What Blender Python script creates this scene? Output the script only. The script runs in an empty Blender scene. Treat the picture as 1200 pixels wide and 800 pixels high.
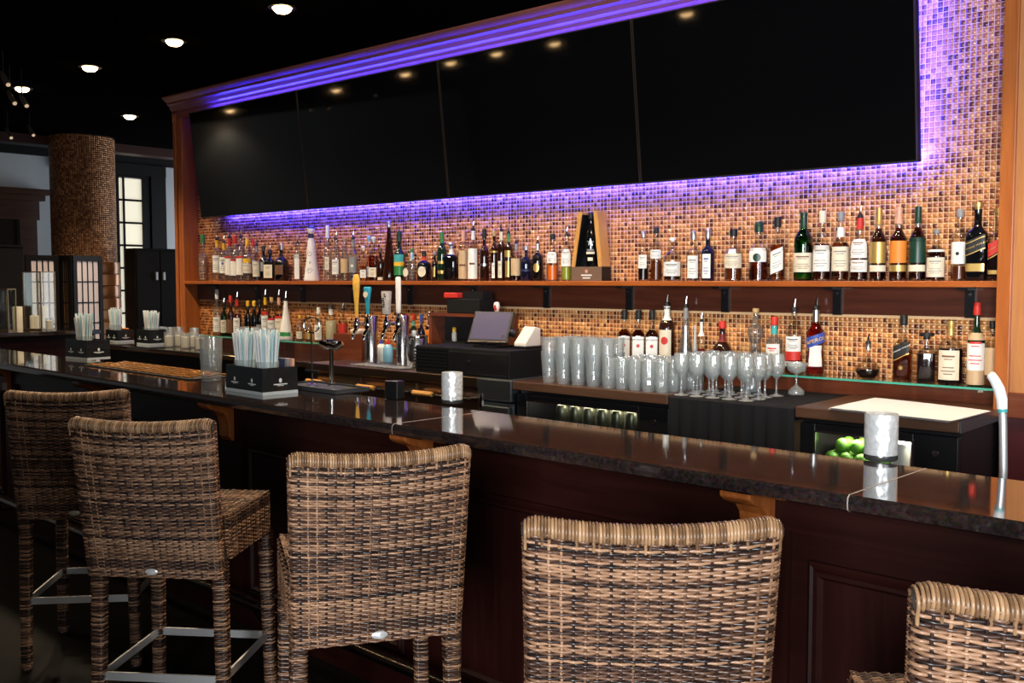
import bpy, math, random
import numpy as np
from mathutils import Vector, Matrix
R = math.radians
random.seed(7)
rng = np.random.default_rng(11)
scn = bpy.context.scene
col = scn.collection

# ------------------------------------------------------------ camera, world, exposure
CAM = Vector((0.0, -4.3, 1.55))
YAW, PITCH, FPX = R(131.9), math.atan(71 / 1167.0), 1167.0
FW = Vector((math.cos(YAW) * math.cos(PITCH), math.sin(YAW) * math.cos(PITCH), -math.sin(PITCH)))
RT = Vector((math.sin(YAW), -math.cos(YAW), 0))
UP = RT.cross(FW)
cd = bpy.data.cameras.new('camera'); cam = bpy.data.objects.new('camera', cd); col.objects.link(cam)
cd.sensor_width = 36; cd.lens = 36 * FPX / 1200; cd.clip_start = .05
cam.matrix_world = Matrix.Translation(CAM) @ Matrix((RT, UP, -FW)).transposed().to_4x4()
scn.camera = cam
scn.view_settings.view_transform = 'Standard'; scn.view_settings.look = 'None'
scn.view_settings.gamma = 1; scn.view_settings.use_curve_mapping = False
scn.view_settings.exposure = 0.0
w = bpy.data.worlds.new('world'); scn.world = w; w.use_nodes = True
w.node_tree.nodes['Background'].inputs[0].default_value = (.55, .68, .9, 1)
w.node_tree.nodes['Background'].inputs[1].default_value = .6
scn.cycles.max_bounces = 14; scn.cycles.transmission_bounces = 12; scn.cycles.transparent_max_bounces = 40
scn.cycles.glossy_bounces = 5; scn.cycles.diffuse_bounces = 3
scn.cycles.caustics_reflective = False; scn.cycles.caustics_refractive = False
scn.cycles.sample_clamp_indirect = 6
scn.cycles.use_denoising = True

def ray(px, py): return FW + RT * ((px - 600) / FPX) - UP * ((py - 400) / FPX)
def at_y(px, py, Y):
    r = ray(px, py); return CAM + r * ((Y - CAM.y) / r.y)
def at_z(px, py, Z):
    r = ray(px, py); return CAM + r * ((Z - CAM.z) / r.z)
def at_x(px, py, X):
    r = ray(px, py); return CAM + r * ((X - CAM.x) / r.x)
def depth(p): return (Vector(p) - CAM).dot(FW)

CEIL = 2.99
def area_light(name, loc, rot, sx, sy, energy, color, parent=None):
    l = bpy.data.lights.new(name, 'AREA'); l.shape = 'RECTANGLE'; l.size = sx; l.size_y = sy
    l.energy = energy; l.color = color
    o = bpy.data.objects.new(name, l); col.objects.link(o); o.location = loc; o.rotation_euler = rot
    if parent: o.parent = parent
    return o
# daylight that comes in through the street windows of the wall behind the camera (window openings built below; the rear one is added)
DAY = (.93, .97, 1.0)
for wx, en in ((1.4, 560), (-1.4, 10)):
    area_light('window_daylight', (wx, -7.42, 1.72), (R(90), 0, 0), 2.3, 1.9, en, DAY)
area_light('window_daylight', (2.98, -4.4, 1.72), (R(90), 0, R(90)), 2.7, 1.9, 85, DAY)
area_light('window_daylight', (-9.4, 2.98, 1.72), (R(-90), 0, 0), 2.3, 1.9, 45, DAY)  # added lamp at an unseen rear window, brightens the far plaster wall

# ------------------------------------------------------------ materials
MATS = {}
def new_mat(name):
    m = bpy.data.materials.new(name); m.use_nodes = True; MATS[name] = m
    nt = m.node_tree; return m, nt, nt.nodes['Principled BSDF']
def N(nt, t, **kw):
    n = nt.nodes.new(t)
    for k, v in kw.items():
        if k in n.inputs: n.inputs[k].default_value = v
        else: setattr(n, k, v)
    return n
def c4(c): return (c[0], c[1], c[2], 1)
def plain(name, c, rough=.5, metal=0, spec=.5, trans=0, ior=1.45, coat=0, emit=None, es=0, var=.0, vs=30):
    if name in MATS: return MATS[name]
    m, nt, b = new_mat(name)
    b.inputs['Base Color'].default_value = c4(c); b.inputs['Roughness'].default_value = rough
    b.inputs['Metallic'].default_value = metal; b.inputs['Specular IOR Level'].default_value = spec
    b.inputs['Transmission Weight'].default_value = trans; b.inputs['IOR'].default_value = ior
    b.inputs['Coat Weight'].default_value = coat
    if emit: b.inputs['Emission Color'].default_value = c4(emit); b.inputs['Emission Strength'].default_value = es
    if var:
        tc = N(nt, 'ShaderNodeTexCoord'); no = N(nt, 'ShaderNodeTexNoise', Scale=vs, Detail=4.0)
        nt.links.new(tc.outputs['Object'], no.inputs['Vector'])
        mx = N(nt, 'ShaderNodeMix', data_type='RGBA')
        mx.inputs[6].default_value = c4([x * (1 - var) for x in c]); mx.inputs[7].default_value = c4([min(1, x * (1 + var)) for x in c])
        nt.links.new(no.outputs['Fac'], mx.inputs[0]); nt.links.new(mx.outputs[2], b.inputs['Base Color'])
    return m
def wood(name, c1, c2, rough=.35, axis=0, scale=3.0, coat=.3, stretch=14):
    m, nt, b = new_mat(name); b.inputs['Specular IOR Level'].default_value = .3 if coat >= .1 else .18
    tc = N(nt, 'ShaderNodeTexCoord'); mp = N(nt, 'ShaderNodeMapping')
    s = [stretch] * 3; s[axis] = 1.0
    mp.inputs['Scale'].default_value = [x * scale for x in s]
    no = N(nt, 'ShaderNodeTexNoise', Scale=1.0, Detail=6.0, Roughness=.65, Distortion=.6)
    cr = N(nt, 'ShaderNodeValToRGB'); cr.color_ramp.elements[0].color = c4(c1); cr.color_ramp.elements[1].color = c4(c2)
    cr.color_ramp.elements[0].position = .3; cr.color_ramp.elements[1].position = .7
    nt.links.new(tc.outputs['Object'], mp.inputs['Vector']); nt.links.new(mp.outputs[0], no.inputs['Vector'])
    nt.links.new(no.outputs['Fac'], cr.inputs[0]); nt.links.new(cr.outputs[0], b.inputs['Base Color'])
    bp = N(nt, 'ShaderNodeBump', Strength=.08, Distance=.002); nt.links.new(no.outputs['Fac'], bp.inputs['Height'])
    nt.links.new(bp.outputs[0], b.inputs['Normal'])
    b.inputs['Roughness'].default_value = rough; b.inputs['Coat Weight'].default_value = coat; b.inputs['Coat Roughness'].default_value = .15
    return m
def island(name, stops, rough, metal, spec=.5, coat=0, noise=0, bump=0):
    """colour picked per loose piece (tile, strand)"""
    m, nt, b = new_mat(name)
    g = N(nt, 'ShaderNodeNewGeometry'); cr = N(nt, 'ShaderNodeValToRGB'); cr.color_ramp.interpolation = 'LINEAR'
    e = cr.color_ramp.elements
    while len(e) < len(stops): e.new(.5)
    for i, (p, c) in enumerate(stops): e[i].position = p; e[i].color = c4(c)
    src = g.outputs['Random Per Island']
    if noise:
        tc = N(nt, 'ShaderNodeTexCoord'); no = N(nt, 'ShaderNodeTexNoise', Scale=noise, Detail=3.0)
        nt.links.new(tc.outputs['Object'], no.inputs['Vector'])
        ma = N(nt, 'ShaderNodeMath', operation='MULTIPLY_ADD'); ma.inputs[1].default_value = .9; ma.inputs[2].default_value = -.45
        nt.links.new(no.outputs['Fac'], ma.inputs[0])
        ad = N(nt, 'ShaderNodeMath', operation='ADD', use_clamp=True); nt.links.new(src, ad.inputs[0]); nt.links.new(ma.outputs[0], ad.inputs[1])
        src = ad.outputs[0]
    nt.links.new(src, cr.inputs[0]); nt.links.new(cr.outputs[0], b.inputs['Base Color'])
    b.inputs['Roughness'].default_value = rough; b.inputs['Metallic'].default_value = metal
    b.inputs['Specular IOR Level'].default_value = spec; b.inputs['Coat Weight'].default_value = coat
    return m
def thin_glass(name, tint, edge, ior=1.5, rough=0.0, frost=0.0, f0=.05, blend=.35):
    """hollow glass: see-through with Fresnel gloss, deeper tint where the wall is seen edge on"""
    m = bpy.data.materials.new(name); m.use_nodes = True; MATS[name] = m; nt = m.node_tree
    nt.nodes.remove(nt.nodes['Principled BSDF']); out = nt.nodes['Material Output']
    lw = N(nt, 'ShaderNodeLayerWeight', Blend=blend); mx = N(nt, 'ShaderNodeMix', data_type='RGBA')
    mx.inputs[6].default_value = c4(tint); mx.inputs[7].default_value = c4(edge)
    nt.links.new(lw.outputs['Facing'], mx.inputs[0])
    tr = N(nt, 'ShaderNodeBsdfTransparent'); nt.links.new(mx.outputs[2], tr.inputs[0])
    gl = N(nt, 'ShaderNodeBsdfGlossy', Roughness=rough); gl.inputs[0].default_value = (1, 1, 1, 1)
    l2 = N(nt, 'ShaderNodeLayerWeight', Blend=.5); pw = N(nt, 'ShaderNodeMath', operation='POWER'); pw.inputs[1].default_value = 4.0
    ma = N(nt, 'ShaderNodeMath', operation='MULTIPLY_ADD'); ma.inputs[1].default_value = .9; ma.inputs[2].default_value = f0
    ms = N(nt, 'ShaderNodeMixShader')
    nt.links.new(l2.outputs['Facing'], pw.inputs[0]); nt.links.new(pw.outputs[0], ma.inputs[0]); nt.links.new(ma.outputs[0], ms.inputs[0])
    nt.links.new(tr.outputs[0], ms.inputs[1]); nt.links.new(gl.outputs[0], ms.inputs[2])
    last = ms
    if frost:
        df = N(nt, 'ShaderNodeBsdfDiffuse'); df.inputs[0].default_value = (.9, .93, .95, 1)
        m2 = N(nt, 'ShaderNodeMixShader'); m2.inputs[0].default_value = frost
        nt.links.new(ms.outputs[0], m2.inputs[1]); nt.links.new(df.outputs[0], m2.inputs[2]); last = m2
    nt.links.new(last.outputs[0], out.inputs['Surface'])
    return m

black = plain('black_satin', (.006, .006, .007), .35)
black_matte = plain('black_matte', (.006, .006, .0065), .7, spec=.25)
ceil_m = plain('ceiling_black_paint', (.004, .004, .004), 1.0, spec=0.0)
steel = plain('stainless_steel', (.62, .62, .63), .22, 1)
chrome = plain('chrome', (.85, .85, .86), .06, 1)
brushed = plain('brushed_steel', (.68, .68, .68), .42, .75)
white_paper = plain('white_paper', (.88, .88, .88), .7)
mahog = wood('mahogany_dark', (.012, .0025, .002), (.026, .006, .0045), .4, axis=0, scale=1.6, coat=.08)
mahog_v = wood('mahogany_dark_upright', (.012, .0025, .002), (.026, .006, .0045), .4, axis=2, scale=1.6, coat=.08)
cherry = wood('cherry_wood', (.26, .06, .012), (.42, .115, .024), .35, axis=0, scale=2.0)
cherry_v = wood('cherry_wood_upright', (.28, .07, .014), (.46, .14, .032), .35, axis=2, scale=2.0)
oak_v = wood('light_wood_upright', (.36, .14, .045), (.50, .22, .08), .4, axis=2, scale=2.4)
redwood = wood('red_brown_wood', (.10, .022, .010), (.19, .05, .02), .35, axis=0, scale=2.0)
walnut = wood('walnut_edge', (.05, .022, .012), (.10, .05, .03), .35, axis=0, scale=2.0)
gold_m = plain('brass', (.75, .48, .18), .28, 1)
green_edge = plain('glass_green_edge', (.12, .62, .46), .15, 0, trans=.4)

# polished dark stone of the bar top
m, nt, b = new_mat('dark_granite')
tc = N(nt, 'ShaderNodeTexCoord'); vo = N(nt, 'ShaderNodeTexVoronoi', Scale=260.0); no = N(nt, 'ShaderNodeTexNoise', Scale=90.0, Detail=5.0)
nt.links.new(tc.outputs['Object'], vo.inputs['Vector']); nt.links.new(tc.outputs['Object'], no.inputs['Vector'])
cr = N(nt, 'ShaderNodeValToRGB'); cr.color_ramp.elements[0].color = (.007, .004, .004, 1); cr.color_ramp.elements[1].color = (.035, .020, .019, 1)
cr.color_ramp.elements[0].position = .42; cr.color_ramp.elements[1].position = .8
nt.links.new(no.outputs['Fac'], cr.inputs[0])
mx = N(nt, 'ShaderNodeMix', data_type='RGBA', blend_type='ADD'); mx.inputs[0].default_value = .012
nt.links.new(cr.outputs[0], mx.inputs[6]); nt.links.new(vo.outputs['Color'], mx.inputs[7]); nt.links.new(mx.outputs[2], b.inputs['Base Color'])
b.inputs['Roughness'].default_value = .07; b.inputs['Specular IOR Level'].default_value = .75; b.inputs['Coat Weight'].default_value = .5; b.inputs['Coat Roughness'].default_value = .04
granite = m

tile_m = island('amber_glass_tile', [(0, (.09, .022, .008)), (.2, (.23, .060, .018)), (.5, (.46, .145, .036)), (.8, (.60, .23, .058)), (1, (.72, .34, .11))], .16, .1, .6, coat=.35)
copper_tile = island('copper_glass_tile', [(0, (.16, .06, .02)), (.5, (.34, .14, .05)), (1, (.55, .28, .12))], .24, .55, .7)
grout = plain('pale_grout', (.82, .52, .27), .8)
grout_dark = plain('brown_grout', (.10, .05, .025), .8)
wicker_m = island('resin_wicker', [(0, (.014, .008, .007)), (.3, (.055, .026, .017)), (.6, (.17, .084, .046)), (1, (.36, .20, .115))], .3, 0, .5, noise=22)
wicker_rim_lit = island('resin_wicker_rim_lit', [(0, (.13, .068, .032)), (.5, (.27, .15, .075)), (1, (.44, .27, .145))], .34, 0, .5, noise=30)  # rim strands coloured lighter and golden, standing in for light from above

G = {
 'clear': thin_glass('clear_glass', (.88, .89, .88), (.36, .39, .37), frost=.05, f0=.07, blend=.5),
 'filled': thin_glass('filled_bottle_glass', (.93, .93, .92), (.55, .56, .54), f0=.04),
 'pane': thin_glass('window_pane_glass', (.96, .97, .96), (.80, .84, .82), f0=.03),
 'ware': thin_glass('glassware_glass', (.96, .98, .98), (.50, .58, .58), frost=.15, f0=.12, blend=.45),
 'green': thin_glass('green_glass', (.06, .30, .08), (.01, .06, .015)),
 'dkgreen': plain('dark_green_glass', (.006, .022, .010), .06, spec=.8),
 'brown': plain('dark_brown_glass', (.022, .006, .003), .06, spec=.8),
 'black': plain('black_glass', (.004, .004, .005), .06, spec=.8),
 'navy': plain('navy_glass', (.006, .007, .022), .06, spec=.8),
 'white': plain('white_ceramic', (.82, .80, .78), .2),
 'frost': thin_glass('frosted_glass', (.8, .82, .82), (.6, .62, .62), rough=.25, frost=.3),
}
def liquid(name, c): return plain(name, c, .02, 0, .5, trans=1.0, ior=1.33)
LQ = {
 'amber': liquid('amber_spirit', (.75, .26, .05)), 'dkamber': liquid('dark_amber_spirit', (.36, .075, .012)),
 'red': liquid('red_liqueur', (.75, .03, .012)), 'orange': plain('orange_liqueur', (.85, .17, .02), .2),
 'green': plain('green_liqueur', (.32, .36, .03), .2), 'gold': liquid('gold_spirit', (.92, .68, .26)),
 'water': liquid('clear_spirit', (.95, .95, .92)), 'dark': plain('dark_liqueur', (.012, .005, .006), .08),
 'brown': plain('brown_liqueur', (.10, .022, .006), .08), 'cream': plain('cream_liqueur', (.75, .66, .42), .3),
}
CC = {'white': (.80, .79, .76), 'cream': (.72, .64, .50), 'tan': (.55, .38, .22), 'black': (.008, .008, .009), 'red': (.55, .03, .02),
 'yellow': (.80, .46, .03), 'gold': (.58, .38, .12), 'green': (.03, .22, .06), 'blue': (.03, .07, .36), 'navy': (.015, .02, .08), 'silver': (.6, .6, .6),
 'grey': (.25, .25, .25), 'orange': (.75, .22, .03), 'pink': (.70, .36, .26), 'teal': (.05, .38, .38), 'brown': (.16, .07, .035), 'dkgreen': (.008, .04, .025),
 'cork': (.50, .32, .15), 'lightblue': (.30, .62, .80), 'purple': (.15, .05, .16), 'darkred': (.16, .012, .01)}
def paint(c, rough=.5):
    if c == 'silver': return plain('foil_silver', CC['silver'], .3, 1)
    if c == 'gold': return plain('foil_gold', CC['gold'], .35, .6)
    return plain('print_' + c, CC[c], rough)

# ------------------------------------------------------------ mesh building
class MB:
    def __init__(s): s.v = []; s.f = []
    def add(s, vs, fs):
        n = len(s.v); s.v += [tuple(p) for p in vs]; s.f += [tuple(n + i for i in q) for q in fs]; return s
    def box(s, x0, y0, z0, x1, y1, z1):
        return s.add([(x0, y0, z0), (x1, y0, z0), (x1, y1, z0), (x0, y1, z0), (x0, y0, z1), (x1, y0, z1), (x1, y1, z1), (x0, y1, z1)],
              [(0, 3, 2, 1), (4, 5, 6, 7), (0, 1, 5, 4), (1, 2, 6, 5), (2, 3, 7, 6), (3, 0, 4, 7)])
    def prism(s, poly, z0, z1):
        """horizontal polygon, counter-clockwise, raised from z0 to z1"""
        n = len(poly)
        return s.add([(x, y, z0) for x, y in poly] + [(x, y, z1) for x, y in poly],
              [tuple(range(n - 1, -1, -1)), tuple(range(n, 2 * n))] + [(i, (i + 1) % n, n + (i + 1) % n, n + i) for i in range(n)])
    def extrude_x(s, prof, x0, x1):
        """profile of (y, z) swept along x"""
        n = len(prof)
        return s.add([(x0, y, z) for y, z in prof] + [(x1, y, z) for y, z in prof],
              [tuple(range(n)), tuple(range(2 * n - 1, n - 1, -1))] + [(i, n + i, n + (i + 1) % n, (i + 1) % n) for i in range(n)])
    def lathe(s, prof, n=20, c=(0, 0), p=2.0, dy=1.0):
        """profile of (r, z[, p]); p is how square the ring is"""
        base = len(s.v); m = len(prof)
        for q in prof:
            pe = q[2] if len(q) > 2 else p
            for k in range(n):
                a = 2 * math.pi * (k + .5) / n; ca, sa = math.cos(a), math.sin(a)
                rr = q[0] / ((abs(ca) ** pe + abs(sa) ** pe) ** (1 / pe))
                s.v.append((c[0] + rr * ca, c[1] + rr * sa * dy, q[1]))
        for i in range(m - 1):
            for k in range(n):
                k2 = (k + 1) % n
                s.f.append((base + i * n + k, base + i * n + k2, base + (i + 1) * n + k2, base + (i + 1) * n + k))
        s.f.append(tuple(base + k for k in range(n - 1, -1, -1))); s.f.append(tuple(base + (m - 1) * n + k for k in range(n)))
        return s
    def shell(s, prof, n=20, c=(0, 0), p=2.0):
        """open lathe, no end caps"""
        s.lathe(prof, n, c, p); s.f = s.f[:-2]; return s
    def tube(s, pts, r, n=8, caps=True):
        pts = [Vector(p) for p in pts]; rs = r if isinstance(r, (list, tuple)) else [r] * len(pts)
        base = len(s.v); prev = None
        for i, p in enumerate(pts):
            d = (pts[min(i + 1, len(pts) - 1)] - pts[max(i - 1, 0)]).normalized()
            if prev is None:
                a = Vector((0, 0, 1)) if abs(d.z) < .9 else Vector((1, 0, 0)); prev = d.cross(a).normalized()
            u = (prev - d * prev.dot(d)).normalized(); prev = u; v = d.cross(u)
            for k in range(n):
                an = 2 * math.pi * k / n; s.v.append(tuple(p + (u * math.cos(an) + v * math.sin(an)) * rs[i]))
        for i in range(len(pts) - 1):
            for k in range(n):
                k2 = (k + 1) % n
                s.f.append((base + i * n + k, base + i * n + k2, base + (i + 1) * n + k2, base + (i + 1) * n + k))
        if caps:
            s.f.append(tuple(base + k for k in range(n - 1, -1, -1))); e = base + (len(pts) - 1) * n; s.f.append(tuple(e + k for k in range(n)))
        return s
    def mesh(s, name, smooth=True, ang=40):
        me = bpy.data.meshes.new(name); me.from_pydata(s.v, [], s.f); me.update()
        if smooth:
            me.polygons.foreach_set('use_smooth', [True] * len(me.polygons)); me.set_sharp_from_angle(angle=R(ang))
        return me
    def build(s, name, mat, parent=None, loc=(0, 0, 0), rot=(0, 0, 0), smooth=True, bevel=0, ang=40):
        me = s.mesh(name, smooth, ang); me.materials.append(mat); return link(name, me, parent, loc, rot, bevel)
def link(name, me, parent=None, loc=(0, 0, 0), rot=(0, 0, 0), bevel=0):
    o = bpy.data.objects.new(name, me); col.objects.link(o); o.location = loc; o.rotation_euler = rot
    if parent: o.parent = parent
    if bevel:
        bm = o.modifiers.new('bevel', 'BEVEL'); bm.width = bevel; bm.segments = 2; bm.limit_method = 'ANGLE'; bm.angle_limit = R(50)
    return o
def tag(o, label, cat, group=None):
    o['label'] = label; o['category'] = cat
    if group: o['group'] = group
    return o
def thing(name, label, cat, loc=(0, 0, 0), rz=0, group=None):
    o = bpy.data.objects.new(name, None); col.objects.link(o); o.location = loc; o.rotation_euler = (0, 0, rz); o.empty_display_size = .05
    return tag(o, label, cat, group)
def struct(o): o['kind'] = 'structure'; return o
def box(name, mat, b, parent=None, bevel=0, loc=(0, 0, 0), rot=(0, 0, 0)):
    return MB().box(*b).build(name, mat, parent, loc, rot, smooth=False, bevel=bevel)
def dup(root, loc, rz=None, label=None, group=None):
    r = root.copy(); col.objects.link(r); r.location = loc
    if rz is not None: r.rotation_euler = (0, 0, rz)
    if label: r['label'] = label
    if group: r['group'] = group
    for ch in list(root.children):
        c = ch.copy(); col.objects.link(c); c.parent = r
        for g in list(ch.children):
            d = g.copy(); col.objects.link(d); d.parent = c
    return r
_tx = {}
def text_mesh(s, size):
    """filled letters, centred on x, as flat vertices and faces"""
    if s in _tx: V, F = _tx[s]
    else:
        cu = bpy.data.curves.new('lettering', 'FONT'); cu.body = s; cu.align_x = 'CENTER'; cu.size = 1; cu.resolution_u = 2
        ob = bpy.data.objects.new('lettering', cu); me = ob.to_mesh()
        V = [tuple(v.co) for v in me.vertices]; F = [tuple(p.vertices) for p in me.polygons]
        ob.to_mesh_clear(); bpy.data.objects.remove(ob); bpy.data.curves.remove(cu); _tx[s] = (V, F)
    return [(x * size, y * size) for x, y, z in V], F
def quads(nm, V, F, mat, parent=None, smooth=False):
    """numpy vertices (n,3) and quads (m,4)"""
    me = bpy.data.meshes.new(nm); me.vertices.add(len(V)); me.vertices.foreach_set('co', V.astype(np.float32).ravel())
    me.loops.add(F.size); me.loops.foreach_set('vertex_index', F.astype(np.int32).ravel())
    me.polygons.add(len(F)); me.polygons.foreach_set('loop_start', np.arange(0, F.size, 4, dtype=np.int32))
    me.update(calc_edges=True); me.validate()
    if smooth: me.polygons.foreach_set('use_smooth', [True] * len(me.polygons))
    me.materials.append(mat)
    return link(nm, me, parent)

# ------------------------------------------------------------ the room
XL, XR, YF, YB = -11.0, 3.0, -7.4, 3.0
NL, NRT = -7.24, -1.166          # niche of the back bar, left and right inner edge
floor_m = wood('dark_floor_boards', (.005, .004, .004), (.010, .008, .007), .55, axis=0, scale=1.2, coat=0)
floor_m.node_tree.nodes['Principled BSDF'].inputs['Specular IOR Level'].default_value = .08
struct(box('floor', floor_m, (XL, YF, -.1, XR, YB, 0)))
struct(box('ceiling', ceil_m, (XL, YF, CEIL, XR, YB, CEIL + .1)))
plaster = plain('pale_plaster', (.52, .56, .60), .8, var=.06, vs=6)
dark_wall = plain('dark_wall_paint', (.03, .025, .022), .7)
struct(box('wall_left', plaster, (XL - .15, YF, 0, XL, YB, CEIL)))
struct(MB().box(XR, YF, 0, XR + .2, -5.8, CEIL).box(XR, -3.0, 0, XR + .2, YB, CEIL).box(XR, -5.8, 0, XR + .2, -3.0, .7).box(XR, -5.8, 2.75, XR + .2, -3.0, CEIL).build('wall_right', dark_wall, smooth=False))
struct(MB().box(XL, YB, 0, -10.6, YB + .2, CEIL).box(-8.2, YB, 0, NL - .1, YB + .2, CEIL).box(-10.6, YB, 0, -8.2, YB + .2, .7).box(-10.6, YB, 2.75, -8.2, YB + .2, CEIL).build('wall_rear', dark_wall, smooth=False))
wb = struct(box('wall_back', grout, (NL - .1, 0, 0, XR, .15, CEIL)))
# black picture rail under the ceiling of the far plaster wall
struct(box('trim_1', black_matte, (XL, YF, CEIL - .1, XL + .05, YB, CEIL)))
# street wall behind the camera with four windows
wf = MB(); wxs = (1.4, -1.4); e0 = XL
for wx in sorted(wxs):
    wf.box(e0, YF - .2, 0, wx - 1.2, YF, CEIL); e0 = wx + 1.2
    wf.box(wx - 1.2, YF - .2, 0, wx + 1.2, YF, .7); wf.box(wx - 1.2, YF - .2, 2.75, wx + 1.2, YF, CEIL)
wf.box(e0, YF - .2, 0, XR, YF, CEIL)
struct(wf.build('wall_front', plain('brown_wall_paint', (.10, .07, .05), .7), smooth=False))
for i, (wx, wy, wr) in enumerate(((1.4, YF - .1, 0), (-1.4, YF - .1, 0), (-9.4, YB + .1, 0), (XR + .1, -4.4, 90))):  # the third, in the unseen rear wall, is added to light the plaster
    o = bpy.data.objects.new('window_%d' % (i + 3), None); col.objects.link(o); o.location = (wx, wy, .7); o.rotation_euler = (0, 0, R(wr)); o.scale = (1.165 if wr else 1, 1, 1); struct(o)
    f = MB()
    for x in (-1.2, -.04, 1.12): f.box(x, -.03, 0, x + .08, .03, 2.05)
    f.box(-1.2, -.03, 0, 1.2, .03, .08); f.box(-1.2, -.03, 1.97, 1.2, .03, 2.05)
    f.build('window_frame', black, o, smooth=False)
    for x in (-1.12, .04): box('pane', G['pane'], (x, -.006, .08, x + 1.08, .006, 1.97), o)

# added unseen wall behind the camera: keeps the daylight off the far stools
struct(box('wall_light_blocker', dark_wall, (-6.5, -4.62, 0, -1.25, -4.5, CEIL)))
# mosaic of small amber glass tiles on the back wall (too small to pick apart singly)
def mosaic(centres, U, W, Nn, s, th, nm, mat, parent):
    """centres (n,3), in-plane axes U, W and normal Nn (n,3): one bevelled tile each"""
    n = len(centres); h = s / 2
    tilt = rng.normal(0, .028, (n, 2)); V = np.zeros((n, 8, 3))
    for k, (a, b) in enumerate(((-1, -1), (1, -1), (1, 1), (-1, 1))):
        V[:, k] = centres + U * a * h + W * b * h
        z = th + (a * tilt[:, 0] + b * tilt[:, 1]) * h
        V[:, k + 4] = centres + U * a * h * .86 + W * b * h * .86 + Nn * z[:, None]
    q = np.array([(4, 5, 6, 7), (0, 1, 5, 4), (1, 2, 6, 5), (2, 3, 7, 6), (3, 0, 4, 7)])
    F = (q[None] + (np.arange(n) * 8)[:, None, None]).reshape(-1, 4)
    o = quads(nm, V.reshape(-1, 3), F, mat, parent); o['kind'] = 'stuff'; return o
PIT = .0222
cs = []
for z in np.arange(1.135, 2.93, PIT):
    if 1.40 < z < 1.555: continue
    for x in np.arange(NL + .01, NRT + .03, PIT):
        if z > 2.36 and x < -1.78: continue
        cs.append((x, -.0005, z))
cs = np.array(cs); n = len(cs)
mosaic(cs, np.tile([1., 0, 0], (n, 1)), np.tile([0, 0, 1.], (n, 1)), np.tile([0, -1., 0], (n, 1)), PIT * .86, .0022, 'mosaic_tiles', tile_m, wb)

# pillars, crown, wood panels that frame the back bar
p = MB().box(NL - .10, -.134, 0, NL, 0, CEIL - .08).box(NL - .105, -.15, 0, NL - .07, -.134, CEIL - .08)
o = struct(p.build('trim_2', cherry_v, smooth=False, bevel=.004))
o = struct(box('wall_right_pier', oak_v, (NRT + .03, -.15, 1.02, -.2, 0, CEIL), bevel=.003))
struct(box('trim_3', cherry_v, (NRT - .02, -.165, 1.02, NRT + .035, 0, CEIL), bevel=.005))
struct(box('trim_4', redwood, (NRT + .035, -.17, 1.02, -.2, -.15, 1.12), bevel=.005))
struct(box('wall_right_base', plain('dark_red_panel', (.055, .006, .008), .4), (NRT - .0, -.14, 0, -.2, 0, 1.02)))
struct(box('wall_right_return', dark_wall, (-.2, -.15, 0, XR, 0, CEIL)))
cp = [(-.0, CEIL - .16), (-.135, CEIL - .16), (-.135, CEIL - .125), (-.15, CEIL - .12), (-.15, CEIL - .10), (-.165, CEIL - .09), (-.175, CEIL - .065), (-.195, CEIL - .055),
      (-.195, CEIL - .04), (-.215, CEIL - .025), (-.235, CEIL - .01), (-.235, CEIL), (0, CEIL)]
struct(MB().extrude_x(cp, NL - .11, XR).build('trim_5', wood('crown_wood', (.20, .06, .045), (.30, .10, .075), .3, axis=0, scale=2.0), smooth=False))
struct(box('trim_6', redwood, (NL, -.02, .98, NRT, 0, 1.117)))

# upper shelf
sh = thing('wall_shelf', 'long cherry wood liquor shelf mounted across the mosaic wall', 'shelf', (-4.2, -.067, 1.524))
box('shelf_board', cherry, (NL + 4.2, -.07, 0, NRT + 4.2, .067, .026), sh, bevel=.004)
box('back_rail', wood('shaded_red_rail', (.055, .013, .007), (.11, .028, .013), .4, axis=0, scale=2.0), (NL + 4.2, .045, -.122, NRT + 4.2, .066, 0), sh, bevel=.003)  # red wood darkened to stand for the shade under the shelf board
bk = None
for i in range(11):
    bx = -6.377 - .57 + .5625 * i + 4.2
    g = MB().box(-.019, .03, -.125, .019, .046, 0).box(-.019, -.06, -.012, .019, .046, 0) if bk is None else None
    if bk is None:
        bk = g.build('bracket', black, sh, (bx, 0, 0), smooth=False); bo = MB().tube([(0, .031, -.03), (0, .024, -.03)], .006).build('bolt', steel, bk)
    else:
        c = bk.copy(); col.objects.link(c); c.location = (bx, 0, 0); d = bo.copy(); col.objects.link(d); d.parent = c
# glass shelf
gs = thing('glass_shelf', 'lower green-edged glass shelf along the mosaic wall', 'shelf', (-4.2, -.067, 1.118))
g1 = [NL + .01, -5.2, -3.3, NRT - .005]
for a, b in zip(g1[:-1], g1[1:]):
    pn = box('glass_pane', G['pane'], (a + 4.202, -.0665, 0, b + 4.198, .06, .009), gs)
    box('polished_edge', green_edge, (a + 4.202, -.07, 0, b + 4.198, -.0668, .009), pn)
    for x in (a + .1, b - .1): box('shelf_clip', steel, (x + 4.19, .03, -.02, x + 4.21, .066, -.0005), gs)

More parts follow.
